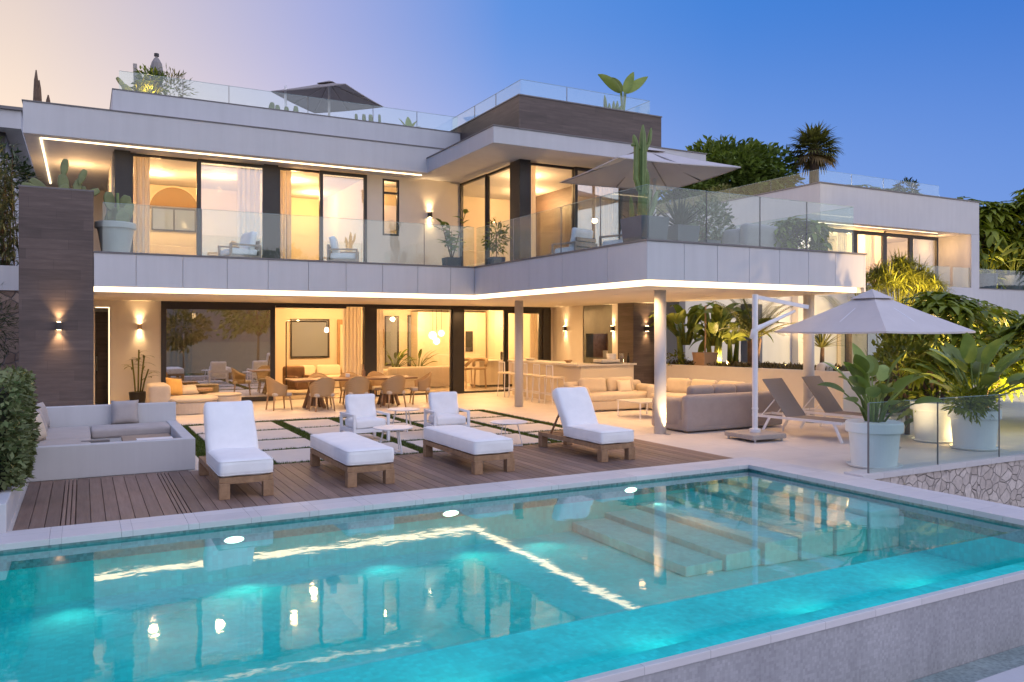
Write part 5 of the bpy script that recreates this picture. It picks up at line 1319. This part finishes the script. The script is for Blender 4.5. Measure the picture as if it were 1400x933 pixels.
# ---- umbrella trees (schefflera) and shrubs behind the pots
gs = 'umbrella trees behind the parasol'
bush('umbrella_tree', 'tall umbrella tree with drooping leaf whorls above the white parasol edge', (17.6, 11.7, 0), (1.35, 1.2, .85), 130, .5, .13, LF_SCHEF, 'tree', gs, 2, True, 'whorl', 1.95)
bush('umbrella_tree', 'umbrella tree at the right edge above the right strelitzia pot', (18.2, 9.3, 0), (1.5, 1.3, .95), 150, .5, .13, LF_SCHEF, 'tree', gs, 4, True, 'whorl', 1.4)
bush('umbrella_tree', 'dense umbrella tree behind the rear white pot', (16.4, 9.9, 0), (.9, .8, .6), 80, .36, .10, LF_SCHEF, 'tree', gs, 6, True, 'whorl', 1.1)
bush('umbrella_tree', 'umbrella tree against the neighbouring terrace wall', (21.5, 13.6, 0), (1.7, 1.6, .8), 110, .6, .16, LF_SCHEF, 'tree', gs, 8, True, 'whorl', 1.8)
bush('shrub', 'small leaved shrub with bare stems behind the front strelitzia pot', (14.0, 10.0, 0), (.75, .7, .75), 700, .17, .085, LF_TREE, 'shrub', None, 3, True, 'shrub', 1.15, droop=.3)
bush('shrub', 'rounded fleshy leaved shrub beside the second sling lounger', (13.9, 9.6, 0), (.42, .4, .62), 110, .24, .13, LF_STREL, 'shrub', None, 9, True, 'shrub', .75, inner=.3)
# ---- yellow lit reeds before the neighbouring villa
t = thing('papyrus', 'yellow lit feathery papyrus clump below the neighbouring villa windows', 'ornamental grass', (24.5, 17.8, 0))
lf = MB()
for k in range(150):
    a = RU(0, 2 * PI); r = RU(0, 1) ** .6; top = V((math.cos(a) * r * 1.9, math.sin(a) * r * 1.3, 3.2 + (1 - r) * 1.1 + RU(-.3, .3)))
    lf.tube([(math.cos(a) * .5 * r, math.sin(a) * .5 * r, 0), top * .6 + V((0, 0, .6)), top], [.012, .01, .006], 4, False)
    for j in range(34):
        d = sph(); d.z = abs(d.z) * .6 - .05; leaf(lf, top, d, RU(.4, .62), .03, 1.1, .1, 4, .7)
lf.build('stems', LF_PAP, t)
L = bpy.data.lights.new('uplight', 'POINT'); L.energy = 560; L.color = (1, .72, .26); L.shadow_soft_size = .2
o = bpy.data.objects.new('uplight', L); o.location = (23.2, 15.8, 3.4); col.objects.link(o)
ground_lamp('lamp on the floor shining into the umbrella trees behind the pots', (15.6, 8.6, .002), (.35, .25, 1), 1100, 130)
ground_lamp('lamp on the ground lighting the umbrella tree at the right edge', (16.6, 7.9, .002), (.25, .3, 1), 260, 130)
ground_lamp('lamp in the garden lighting the umbrella tree against the terrace wall', (19.0, 12.6, .002), (.4, .2, 1), 1100, 140)
ground_lamp('lamp on the floor shining up between the white pots', (12.2, 8.9, .002), (.5, .3, 1), 60, 120)
ground_lamp('added fill lamp on the neighbouring terrace lighting the far right umbrella trees', (38.6, 22.9, 3.965), (.3, .5, 1), 220, 140)  # lamp added to brighten the far right trees
# ---- garden bed: bananas, palms, ground cover
gb = 'banana plants in the raised bed'
def banana(label, loc, H, n, L=1.2, W=.42):
    t = thing('banana_plant', label, 'banana plant', loc, 0, gb); st = MB(); lf = MB()
    for k in range(3):
        a = RU(0, 6.3); st.tube([(math.cos(a) * .12, math.sin(a) * .12, 0), (math.cos(a) * .2, math.sin(a) * .2, H * .55)], [.09, .05], 8)
    for k in range(n):
        a = k * 2.4 + RU(-.3, .3); o = RU(.15, .5); b = V((math.cos(a) * .1, math.sin(a) * .1, H * .4)); e = V((math.cos(a) * o, math.sin(a) * o, H * RU(.45, .85)))
        st.tube([b, b.lerp(e, .5) + V((0, 0, .1)), e], [.035, .028, .018], 6); leaf(lf, e, (e - b).normalized() + V((math.cos(a) * .3, math.sin(a) * .3, RU(-.1, .5))), L * RU(.7, 1.1), W * RU(.8, 1.1), 1.9 * RU(.5, 1.4), .25, 9, .75, RU(-.7, .7))
    st.build('stems', LF_BAN, t, smooth=True); lf.build('leaves', LF_BAN, t, smooth=True); return t
banana('tall banana plant in the raised bed next to the brown pier', (14.95, 17.55, .98), 1.55, 20, .95, .30)
banana('banana plant in the middle of the raised bed behind the square pot', (15.45, 16.95, .98), 1.5, 22, .9, .29)
banana('banana plant in the raised bed left of the garden palm', (16.4, 17.3, .98), 1.6, 20, .95, .30)
t = thing('garden_palm', 'feathery palm with split trunk in the raised bed behind the parasol pole', 'palm', (15.85, 15.85, .98), 0, 'palms')
b = MB(); b.tube([(0, 0, 0), (-.05, 0, .3), (-.12, 0, .75)], [.16, .13, .08], 9); b.tube([(.02, 0, .1), (.1, 0, .4), (.22, .02, .8)], [.12, .09, .06], 9); b.build('trunk', TRUNK, t)
m = MB()
for k in range(22): a = RU(0, 6.3); el = RU(.5, 1.4); pinnate(m, (RU(-.12, .2), 0, .75), (math.cos(a) * math.cos(el), math.sin(a) * math.cos(el), math.sin(el)), RU(1.2, 1.7), 26, .34, .03, 1.1)
m.build('crown', LF_PALM, t)
t = thing('garden_palm', 'spiky dragon palm in the raised bed behind the third white column', 'palm', (15.95, 13.7, .98), 0, 'palms')
MB().tube([(0, 0, 0), (.03, 0, .6)], [.06, .045], 8).build('trunk', TRUNK, t); agave(t, .6, 40, .6, .045, LF_PALM, .2, .3)
t = thing('garden_palm', 'yellow green palm tufts under the right balcony corner', 'palm', (19.5, 15.8, 0), 0, 'palms')
m = MB()
for k in range(26): a = RU(0, 6.3); el = RU(.3, 1.4); pinnate(m, (RU(-.3, .3), RU(-.3, .3), 2.0), (math.cos(a) * math.cos(el), math.sin(a) * math.cos(el), math.sin(el)), RU(1.0, 1.4), 22, .32, .03, 1.2)
m.build('crown', LF_PAP, t); MB().tube([(0, 0, 0), (0, 0, 2.0)], .1, 8).build('trunk', TRUNK, t)
t = thing('potted_plant', 'square terracotta pot with thin stems standing in the raised bed', 'potted plant', (14.95, 16.75, .98), 0); pot(t, .20, .25, .42, POTT, square=True); MB().tube([(0, 0, .3), (.02, 0, 1.7)], .025, 7).build('stem', OAK, t)
m = MB()
random.seed(4)
for k in range(2600):
    f = RU(0, 1); y = 12.85 + f * 5.6; x = 15.45 - (y - 12.7) * .176 + RU(.02, 1.3); h = .10 + .12 * noise.noise(V((x * 2, y * 2, 0)))
    leaf(m, (x, y, .98 + RU(0, max(.02, h))), (RU(-1, 1), RU(-1, 1), RU(.3, 1.2)), RU(.06, .15), .035, .3, .2, 2)
tag(m.build('ground_cover', LF_COVER, smooth=True), 'low reddish green ground cover in the raised bed', kind='stuff')
one(MB().rbox((0, 0, .12), (.42, .34, .26), .12, wob=.03), 'boulder', CREAMWALL, 'pale rounded boulder in the raised bed beside the third white column', 'boulder', loc=(15.55, 13.25, .98), smooth=True, weld=True)
t = bush('shrub', 'pale lit small shrub at the left end of the raised bed', (14.62, 17.6, .98), (.28, .25, .22), 130, .11, .05, LF_PAP, trunk=False)
# ---- hedge in white planter at the left
hp = thing('hedge_planter', 'white planter wall holding the dense clipped hedge at the pool corner', 'planter', (-2, 11, 0))
b = MB(); b.prism([(-6, 9.28), (-.66, 9.28), (-.66, 12.28), (-6, 12.28)], -.4, .30); b.build('wall', WHITE, hp, world=True, bevel=.01)
b = MB(); b.box(-5.9, -.76, 9.4, 12.2, .29, .31); b.build('soil', SOIL, hp, world=True)
hd = thing('hedge', 'dense clipped green hedge at the left edge beside the pool', 'hedge', (-2, 11.1, .3)); m = MB(); random.seed(11)
x0, x1, y0, y1, zt = -3.4, -.60, 9.95, 12.35, 1.15
for k in range(9500):
    s = random.random()
    if s < .36: p = V((x1 + RU(-.14, .03), RU(y0, y1), RU(.0, zt))); nrm = V((1, 0, .2))
    elif s < .68: p = V((RU(x0, x1), y0 + RU(-.03, .14), RU(.0, zt))); nrm = V((0, -1, .2))
    elif s < .94: p = V((RU(x0, x1), RU(y0, y1), zt + RU(-.14, .04))); nrm = V((0, 0, 1))
    else: p = V((RU(x0, x1), y1 + RU(-.1, .02), RU(0, zt))); nrm = V((0, 1, .2))
    p += V(noise.noise_vector(p * 2.2)) * .07
    lz = p.z / zt; sz = RU(.055, .09) * (1.15 - .25 * lz)
    leaf(m, p - V((-2, 11.1, 0)), (nrm * .8 + sph() + V((0, 0, .15))), sz * 1.1, sz * .62, .3, .2, 2, 1, RU(-1, 1))
m.build('leaves', LF_HEDGE, hd, smooth=True)
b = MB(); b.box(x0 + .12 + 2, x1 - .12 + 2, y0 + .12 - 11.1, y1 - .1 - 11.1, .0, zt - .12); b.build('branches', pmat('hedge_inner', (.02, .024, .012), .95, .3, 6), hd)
# ---- oleander and pine at the far left
ol = thing('oleander', 'tall grey green oleander thicket on the bank behind the brown pillar', 'shrub', (-3.2, 24.2, 3.5)); m = MB(); b = MB(); random.seed(9)
for k in range(130):
    x = RU(-3.6, 1.9); y = RU(-.9, 1.2); h = RU(1.9, 3.3); tx, ty = x + RU(-.3, .3), y + RU(-.3, .3); b.tube([(x, y, 0), (tx, ty, h)], [.018, .008], 5)
    for j in range(95):
        f = RU(.02, 1.03); leaf(m, V((x, y, 0)).lerp(V((tx, ty, h)), f), sph() * .8 + V((0, 0, .5)), RU(.26, .44), RU(.035, .055), .9, .2, 3)
m.build('leaves', LF_BAMB, ol, smooth=True); b.build('stems', TRUNK, ol)
pn = thing('pine_tree', 'small dark pine with leaning trunk in front of the stone wall', 'tree', (-2.4, 20.8, 0)); m = MB()
shrub_leaves(m, (.15, 0, 2.15), (1.0, .9, .9), 2600, .16, .02, .2, .4, 3, .2); m.build('crown', LF_DARK, pn)
b = MB(); b.tube([(-.6, 0, 0), (-.35, 0, .8), (.0, 0, 1.4), (.2, 0, 2.1)], [.17, .13, .09, .04], 9); b.tube([(0, 0, 1.3), (.45, .1, 1.9)], [.06, .02], 7); b.build('trunk', TRUNK, pn, smooth=True)
bush('dark_tree', 'dark tree crown under the far left white roof', (-4.2, 30.3, 3.5), (3.2, 1.2, .8), 2600, .22, .09, LF_DARK, 'tree', None, 5, True, 'shrub', 3.5)
# ---- trees behind
bush('evergreen_tree', 'broad dark evergreen tree behind the balcony parasol', (37.1, 39.1, 0), (3.9, 3.6, 2.4), 12000, .46, .21, LF_TREE, 'tree', 'trees behind the villas', 12, True, 'shrub', 11.6, lump=.25, inner=.2)
bush('evergreen_tree', 'lower evergreen tree behind the cactus on the balcony', (32.2, 39.3, 0), (3.0, 2.6, 1.9), 6000, .42, .19, LF_TREE, 'tree', 'trees behind the villas', 15, True, 'shrub', 10.2, lump=.35)
bush('umbrella_tree', 'tall umbrella tree right of the neighbouring villa', (40.5, 26.0, 0), (3.2, 2.8, 2.9), 330, .85, .24, LF_SCHEF, 'tree', 'trees behind the villas', 21, True, 'whorl', 6.0)
bush('umbrella_tree', 'umbrella tree at the far right edge above the potted plants', (43.2, 23.8, 0), (2.6, 2.6, 3.4), 300, .85, .24, LF_SCHEF, 'tree', 'trees behind the villas', 23, True, 'whorl', 5.6)
bush('umbrella_tree', 'umbrella tree crown showing over the neighbouring roof at its right end', (42.0, 33.0, 0), (3.6, 3.0, 3.0), 300, .95, .26, LF_SCHEF, 'tree', 'trees behind the villas', 25, True, 'whorl', 7.6)
fp = thing('fan_palm', 'fan palm with shaggy dry skirt rising behind the neighbouring roof', 'palm', (40.3, 35.2, 0), 0, 'palms')
MB().tube([(0, 0, 0), (.05, 0, 6), (0, 0, 13.3)], [.40, .34, .28], 10).build('trunk', TRUNK, fp); fan_palm(fp, 13.4, 46, 1.6, LF_PALM, True)
# ---- terrace and balcony pots
t = thing('potted_plant', 'slender cane plant in a black pot by the left entrance wall', 'potted plant', (1.25, 22.75, 0)); pot(t, .15, .21, .42, BLACK)
st = MB(); lf = MB(); random.seed(2)
for x, h in ((-.08, 1.25), (.02, 1.5), (.10, 1.35), (.16, 1.0)):
    e = V((x * 1.6, RU(-.05, .05), h)); st.tube([(x * .6, 0, .35), (x, 0, .35 + (h - .35) * .5), e], .02, 7)
    for j in range(9): a = RU(0, 6.3); leaf(lf, e - V((0, 0, RU(0, .3))), (math.cos(a), math.sin(a), RU(0, .7)), RU(.22, .36), .05, 1.0, .2, 4)
st.build('canes', LF_PALM, t, smooth=True); lf.build('leaves', LF_PALM, t, smooth=True)
t = thing('potted_plant', 'large pale grey pot with broad leaved cactus on the balcony beside the pillar', 'potted plant', (.62, 18.95, 3.5)); pot(t, .24, .40, .78, POTL, .13)
random.seed(6)
paddles(t, .68, [(RU(-.2, .2), RU(-.2, .2), 0, RU(-.5, .5), RU(-.8, .8), RU(.38, .62), RU(.2, .3)) for k in range(9)] + [(-.1, 0, .35, -.1, .2, .4, .22), (.12, .05, .3, .25, 0, .42, .24)], LF_PAD)
b = MB(); b.tube([(.05, -.1, .68), (.03, -.1, 1.4)], .03, 8); b.tube([(.14, -.06, .68), (.2, -.06, 1.2)], .03, 8); b.build('stem', LF_CACT, t, smooth=True)
t = thing('cactus_planting', 'prickly pear cactus planted in the top of the brown pillar', 'cactus', (-.45, 18.75, 4.79)); random.seed(16)
paddles(t, 0, [(.12, 0, 0, -.08, .1, .40, .21), (.10, 0, .34, .12, 0, .38, .15), (-.15, .1, 0, -.9, .2, .42, .18), (.3, 0, 0, .3, .3, .34, .16), (.38, 0, .2, .35, .2, .36, .14), (.5, 0, 0, 1.1, .2, .3, .15), (-.3, -.1, 0, -1.2, 0, .34, .16), (.22, .2, 0, -.5, .4, .3, .15), (.45, .2, 0, .1, .2, .22, .12), (.0, -.2, 0, .9, .3, .26, .14)], LF_PAD)
def balpot(label, loc, r, h, mat, square=True, name='potted_plant'):
    t = thing(name, label, 'potted plant', loc, 0, 'potted plants on the balcony'); pot(t, r * .85, r, h, mat, square=square); return t
t = balpot('rubber plant with large leaves in a dark square pot at the inner balcony corner', (8.35, 18.85, 3.5), .2, .36, POTG); st = MB(); lf = MB(); random.seed(31)
for k in range(5):
    e = V((RU(-.36, .5), RU(-.2, .2), RU(.9, 1.75))); st.tube([(0, 0, .3), e * .5 + V((0, 0, .15)), e], [.018, .014, .008], 6)
    for j in range(12): a = RU(0, 6.3); leaf(lf, V((0, 0, .3)).lerp(e, RU(.3, 1)), (math.cos(a), math.sin(a), RU(.1, .9)), RU(.2, .34), .13, .5, .25, 4)
st.build('stems', TRUNK, t, smooth=True); lf.build('leaves', LF_STREL, t, smooth=True)
t = balpot('small leafy plant in a grey square pot in front of the side glass', (9.08, 17.75, 3.5), .17, .32, POTG); m = MB(); shrub_leaves(m, (0, 0, .78), (.28, .28, .36), 240, .16, .05, .2, .3, 2, .8); m.build('leaves', LF_TREE, t, smooth=True); MB().tube([(0, 0, .3), (0, 0, .9)], .015, 6).build('stem', TRUNK, t)
t = balpot('tall branching cactus in a dark tapered pot at the outer balcony corner', (9.05, 11.75, 3.5), .32, .55, POTG, name='potted_cactus'); h = .5
cactus(t, [([(-.06, 0, h), (-.05, 0, h + .9), (-.04, 0, h + 1.75)], .068), ([(-.12, 0, h + .55), (-.2, 0, h + .75), (-.19, 0, h + 1.35), (-.25, 0, h + 1.55)], .042), ([(.0, 0, h + .5), (.05, 0, h + .65), (.05, 0, h + .95)], .045), ([(-.01, 0, h + 1.25), (.10, 0, h + 1.45), (.15, 0, h + 1.72)], .034), ([(-.10, 0, h + 1.3), (-.24, 0, h + 1.38), (-.30, 0, h + 1.34)], .03), ([(.02, .1, h), (.12, .1, h + .3), (.2, .1, h + .62)], .05), ([(.1, .05, h), (.24, .05, h + .3), (.32, .05, h + .58)], .045), ([(-.2, .1, h), (-.24, .1, h + .45)], .04)])
t = balpot('dark pot with spiky agave beside the tall cactus', (9.95, 11.85, 3.5), .27, .46, POTG); agave(t, .44, 44, .62, .075)
t = balpot('second spiky agave behind the tall cactus pots', (9.6, 12.5, 3.5), .27, .45, POTG); agave(t, .44, 34, .6, .08)
bush('balcony_shrub', 'rounded grey green shrub behind the right balcony sofa', (11.6, 13.0, 3.5), (.62, .6, .48), 900, .14, .06, LF_BAMB, 'shrub', 'potted plants on the balcony', 4, True, 'shrub', .72)
bush('balcony_shrub', 'drooping umbrella shrub at the right end of the balcony', (13.25, 12.0, 3.5), (.62, .55, .40), 85, .30, .085, LF_SCHEF, 'shrub', 'potted plants on the balcony', 7, True, 'whorl', .42)
MBc = balpot('small olive bush low behind the railing left of the right balcony sofa', (10.75, 12.0, 3.5), .2, .25, POTG); m = MB(); shrub_leaves(m, (0, 0, .55), (.3, .3, .4), 300, .12, .04, .2, .3, 2, .5); m.build('leaves', LF_BAMB, MBc, smooth=True)
# ---- roof terrace plants
gr_ = 'plants on the roof terraces'
def roofp(name, label, px, py, Y, z, cat='plant'):
    p = ony(px, py, Y); return thing(name, label, cat, (p.x, Y, z + (.2 if z < 7.3 and name != 'column_cactus' else 0)), 0, gr_)
t = roofp('prickly_pear', 'prickly pear at the left corner of the roof terrace', 186, 120, 21.8, 7.2, 'cactus'); paddles(t, 0, [(0, 0, .2, -.6, .1, .5, .22), (-.2, 0, .5, -.7, .1, .36, .12), (.12, 0, .2, .1, .2, .62, .24), (.2, .1, .3, .2, .1, .6, .22), (.0, 0, .25, -.9, 0, .3, .2)], LF_PAD)
t = roofp('roof_shrub', 'rounded shrub with warm light on the roof terrace beside the folded parasol', 205, 122, 22.0, 7.2, 'shrub'); m = MB(); shrub_leaves(m, (0, 0, .72), (.34, .3, .42), 420, .16, .06, .2, .3, 2, .4); m.build('crown', LF_TREE, t, smooth=True)
t = roofp('roof_shrub', 'loose thin leaved shrub right of the folded parasol', 236, 128, 22.0, 7.2, 'shrub'); m = MB(); shrub_leaves(m, (0, 0, .72), (.42, .3, .48), 420, .16, .03, .25, .4, 6, .2, up=.5); m.build('crown', LF_PALM, t, smooth=True)
t = roofp('roof_shrub', 'small glowing yellow plant at the foot of the folded parasol', 201, 124, 21.5, 7.25, 'shrub'); m = MB(); shrub_leaves(m, (0, 0, .35), (.3, .2, .26), 160, .16, .04, .2, .4, 6, .2, up=.7); m.build('crown', LF_PAP, t, smooth=True)
for k, (px, py, h) in enumerate(((49.5, 138, .98), (53.5, 138, .75), (66, 141, .43))):
    t = roofp('column_cactus', ('tallest bare column cactus on the far left roof', 'second column cactus leaning against the tallest on the left roof', 'short column cactus on the far left roof')[k], px, py, 21.8, 6.9, 'cactus'); cactus(t, [([(0, 0, 0), (0, 0, .22 + h)], .055)], TRUNK)
for k, (px, w) in enumerate(((383, 'under the open taupe parasol'), (500, 'right of the taupe parasol'))):
    t = roofp('prickly_pear', 'low prickly pear behind the roof parapet ' + w, px, 150, 21.4, 7.2, 'cactus'); paddles(t, 0, [(-.25 + .22 * j, 0, .15, RU(-.2, .2), RU(0, 1), RU(.34, .46), .16) for j in range(4)], LF_PAD)
t = roofp('roof_plant', 'broad leaved young plant behind the roof parapet near the tower', 559, 165, 21.4, 7.2)
lf = MB()
for a, el in ((.2, 1.0), (2.8, 1.0), (.5, .6), (1.5, 1.3), (3.4, .5)): leaf(lf, (0, 0, .2), (math.cos(a) * math.cos(el), .2, math.sin(el)), .5, .2, .2, .3, 5)
lf.build('leaves', LF_STREL, t, smooth=True)
t = roofp('roof_plant', 'strelitzia with two tall paddle leaves on the brown tower roof', 852, 148, 18.2, 7.78); st = MB(); lf = MB()
for a, l in ((2.75, .85), (.35, .95), (1.2, .7), (2.1, .5)): e = V((.1 * math.cos(a), 0, .85)); st.tube([(0, 0, 0), e], .02, 6); leaf(lf, e, (math.cos(a) * .9, 0, .65), l, .27, .55 if a > 2 else .05, .3, 7, .8, rad(70))
st.build('stems', LF_STREL, t); lf.build('leaves', LF_STREL, t, smooth=True)
t = roofp('column_cactus', 'cluster of short cactus columns on the brown tower roof', 838, 148, 18.0, 7.78, 'cactus'); cactus(t, [([(x, 0, 0), (x * 1.25, 0, h)], .05) for x, h in ((-.22, .62), (-.1, .42), (.02, .5), (.12, .52), (.2, .4))])
hb = thing('roof_hut', 'small pale box structure on the roof terrace beside the brown tower', 'roof box', (8.9, 24, 7.2)); MB().box(-.55, 1.2, 0, 2, 0, 1.25).build('walls', WHITE, hb); MB().box(-.58, 1.23, -.03, 2.03, 1.252, 1.3).build('lid', CAP, hb)
t = thing('roof_shrub', 'small round shrub on the neighbouring roof behind its glass', 'shrub', (33.0, 23.6, 7.95), 0, gr_); m = MB(); shrub_leaves(m, (0, 0, .45), (.6, .4, .4), 300, .2, .08); m.build('crown', LF_DARK, t, smooth=True)
t = thing('roof_shrub', 'pale green shrub at the left edge of the neighbouring roof', 'shrub', (26.9, 29.0, 7.9), 0, gr_); m = MB(); shrub_leaves(m, (0, 0, .5), (.9, .6, .45), 400, .25, .09); m.build('crown', LF_PALM, t, smooth=True)
# ---- pots on the neighbouring terrace
gn = 'pots on the neighbouring terrace'
for k, (px, kind, lb) in enumerate(((1250, 'b', 'grey pot with banana like plant on the neighbouring terrace'), (1345, 'b', 'dark round pot with broad leaves left of the neighbouring terrace trees'), (1388, 't', 'grey tub with tall stemmed plant at the right end of the neighbouring terrace'))):
    px = (1349, 1236, 1386)[k]
    p = ony(px, 398, FY + .7)
    if k == 1: continue
    t = thing('potted_plant', lb, 'potted plant', (p.x, FY + .7, 3.96), 0, gn); pot(t, .38, .48, .75, POTG); strelitzia(t, .65, 12, 1.4, 1.0, .95, .3, LF_STREL, .4)

# ---- greenery inside at the rear windows
for k, (px, lb, n) in enumerate(((540, 'leafy indoor plant in a pale pot before the tall rear window', 14), (572, 'arching indoor plant in a pale pot beside the framed rear window', 16))):
    p = ony(px, 500, 28.2); t = thing('indoor_plant', lb, 'potted plant', (p.x, 28.2, .003), 0, 'indoor plants'); pot(t, .2, .27, .55, POTL); strelitzia(t, .5, n, .55, .4, .5, .10, LF_TREE, .8)
t = thing('floor_lamp', 'slim arched black floor lamp inside beside the open door', 'floor lamp', (5.5, 24.9, .003)); b = MB(); b.tube([(0, 0, .02), (0, 0, 2.25), (.02, 0, 2.27), (1.25, 0, 2.27), (1.25, 0, 2.1)], .018, 8); b.build('frame', BLACK, t); MB().lathe((0, 0, 0), [(0, 0), (.16, 0), (.16, .02), (0, .02)], 24).build('foot', BLACK, t); MB().lathe((1.25, 0, 1.93), [(0, .0), (.06, .01), (.07, .08), (.05, .16), (0, .17)], 16).build('lamp_shade', GLOBE, t, smooth=True)
for k, (x, y, z, lb) in enumerate(((6.3, 27.45, .62, 'ochre pillow on the long cream indoor sofa'), (8.6, 27.4, .62, 'taupe pillow on the long cream indoor sofa'))): pillow(lb, (x, y, z), (.5, .42), (OCHRE, TAUPE)[k], (rad(-15), 0, rad(8)))
rg = MB(); rg.box(-1.6, 1.6, -1.1, 1.1, 0, .012); one(rg, 'rug', LINEN, 'pale woven rug on the floor inside in front of the indoor sofa', 'rug', loc=(7.2, 26.0, .005))
# ---- what the big panes mirror: trees and hills on the far side of the pool garden
bush('garden_tree', 'big spreading tree across the garden, mirrored in the tall left pane', (12.5, -20.0, -2.1), (3.6, 3.2, 2.8), 3600, .45, .2, LF_TREE, 'tree', 'trees across the garden', 31, True, 'shrub', 6.6, lump=.35)
bush('garden_tree', 'smaller yellow green tree across the garden, mirrored in the tall left pane', (7.0, -22.0, -2.1), (2.0, 2.0, 1.5), 1300, .4, .18, LF_PALM, 'tree', 'trees across the garden', 33, True, 'shrub', 4.2, lump=.35)
hl = MB(); vs = []; fs = []; n = 60
for i in range(n + 1):
    a = PI * (1.02 + .96 * i / n); r = 260
    hh = 16 + 14 * noise.noise(V((i * .13, 2.2, 0))) + 5 * noise.noise(V((i * .5, 7, 0)))
    vs += [(math.cos(a) * r, math.sin(a) * r, -2.3), (math.cos(a) * r * 1.25, math.sin(a) * r * 1.25, hh)]
fs = [(i * 2, i * 2 + 1, i * 2 + 3, i * 2 + 2) for i in range(n)]
hl.add(vs, fs); struct(hl, 'hills', pmat('far_hills', (.10, .11, .10), .95, .3, .02, coord='World'), 'distant hills across the valley')
# ================================================================== dusk sky, sun, camera
w = bpy.data.worlds.new('World'); sc.world = w; w.use_nodes = True
t = NT(w)
SUN_AZ, SUN_EL = rad(-55), rad(5)
tc = t.n('ShaderNodeTexCoord'); nm = t.n('ShaderNodeVectorMath'); nm.operation = 'NORMALIZE'; t.l(tc.outputs['Generated'], nm.inputs[0])
s3 = t.n('ShaderNodeSeparateXYZ'); t.l(nm.outputs[0], s3.inputs[0])
fl = t.n('ShaderNodeCombineXYZ'); t.l(s3.outputs[0], fl.inputs[0]); t.l(s3.outputs[1], fl.inputs[1])
fn = t.n('ShaderNodeVectorMath'); fn.operation = 'NORMALIZE'; t.l(fl.outputs[0], fn.inputs[0])
WA = rad(-25)
dt_ = t.n('ShaderNodeVectorMath'); dt_.operation = 'DOT_PRODUCT'; t.l(fn.outputs[0], dt_.inputs[0]); dt_.inputs[1].default_value = (math.sin(WA), math.cos(WA), 0)
ang = t.math('DIVIDE', t.math('ARCCOSINE', t.math('MINIMUM', t.math('MAXIMUM', dt_.outputs['Value'], -.9999), .9999)), PI)
low = t.ramp(ang, [(0, (.70, .49, .35)), (.12, (.58, .44, .325)), (.22, (.36, .31, .385)), (.295, (.20, .235, .43)), (.38, (.095, .165, .40)), (.48, (.055, .128, .375)), (.7, (.62, .59, .74)), (1, (1.08, .99, 1.02))])
high = t.ramp(ang, [(0, (.46, .35, .30)), (.12, (.385, .31, .285)), (.22, (.19, .205, .37)), (.295, (.045, .135, .385)), (.38, (.016, .10, .35)), (.48, (.006, .075, .315)), (.7, (.36, .42, .68)), (1, (.84, .81, .97))])
mr = t.n('ShaderNodeMapRange'); mr.interpolation_type = 'SMOOTHSTEP'; mr.inputs[1].default_value = .10; mr.inputs[2].default_value = .40; t.l(s3.outputs[2], mr.inputs[0])
skyc = t.mix(mr.outputs[0], low, high)
sk = t.n('ShaderNodeTexSky'); sk.sky_type = 'NISHITA'; sk.sun_disc = False; sk.sun_elevation = SUN_EL; sk.sun_rotation = SUN_AZ
b1 = t.n('ShaderNodeBackground'); t.l(skyc, b1.inputs[0]); b1.inputs[1].default_value = 1.0
b2 = t.n('ShaderNodeBackground'); t.l(sk.outputs[0], b2.inputs[0]); b2.inputs[1].default_value = .02
ad = t.n('ShaderNodeAddShader'); t.l(b1.outputs[0], ad.inputs[0]); t.l(b2.outputs[0], ad.inputs[1])
out = t.n('ShaderNodeOutputWorld'); t.l(ad.outputs[0], out.inputs[0])
L = bpy.data.lights.new('sun', 'SUN'); L.energy = .5; L.angle = rad(15); L.color = (1, .80, .70)
o = bpy.data.objects.new('sun', L); col.objects.link(o)
d = V((math.sin(SUN_AZ) * math.cos(SUN_EL), math.cos(SUN_AZ) * math.cos(SUN_EL), math.sin(SUN_EL))); o.rotation_euler = (-d).to_track_quat('-Z', 'Y').to_euler()

cam = bpy.data.cameras.new('camera'); co = bpy.data.objects.new('camera', cam); col.objects.link(co)
co.location = (0, 0, CAMH); co.rotation_euler = (PI / 2, 0, -CYAW)
cam.sensor_width = 36; cam.sensor_fit = 'HORIZONTAL'; cam.lens = 36 * CF / 1400; cam.shift_y = -(466.5 - CHY) / 1400
cam.clip_start = .05; cam.clip_end = 2000
sc.camera = co
sc.view_settings.view_transform = 'Standard'; sc.view_settings.look = 'None'; sc.view_settings.gamma = 1; sc.view_settings.exposure = 0.88
sc.view_settings.use_curve_mapping = False
cy = sc.cycles
cy.use_denoising = True
cy.max_bounces = 7; cy.diffuse_bounces = 4; cy.glossy_bounces = 4; cy.transmission_bounces = 4; cy.transparent_max_bounces = 24
cy.caustics_reflective = False; cy.caustics_refractive = False; cy.sample_clamp_indirect = 4
cy.use_adaptive_sampling = True; cy.adaptive_threshold = .015
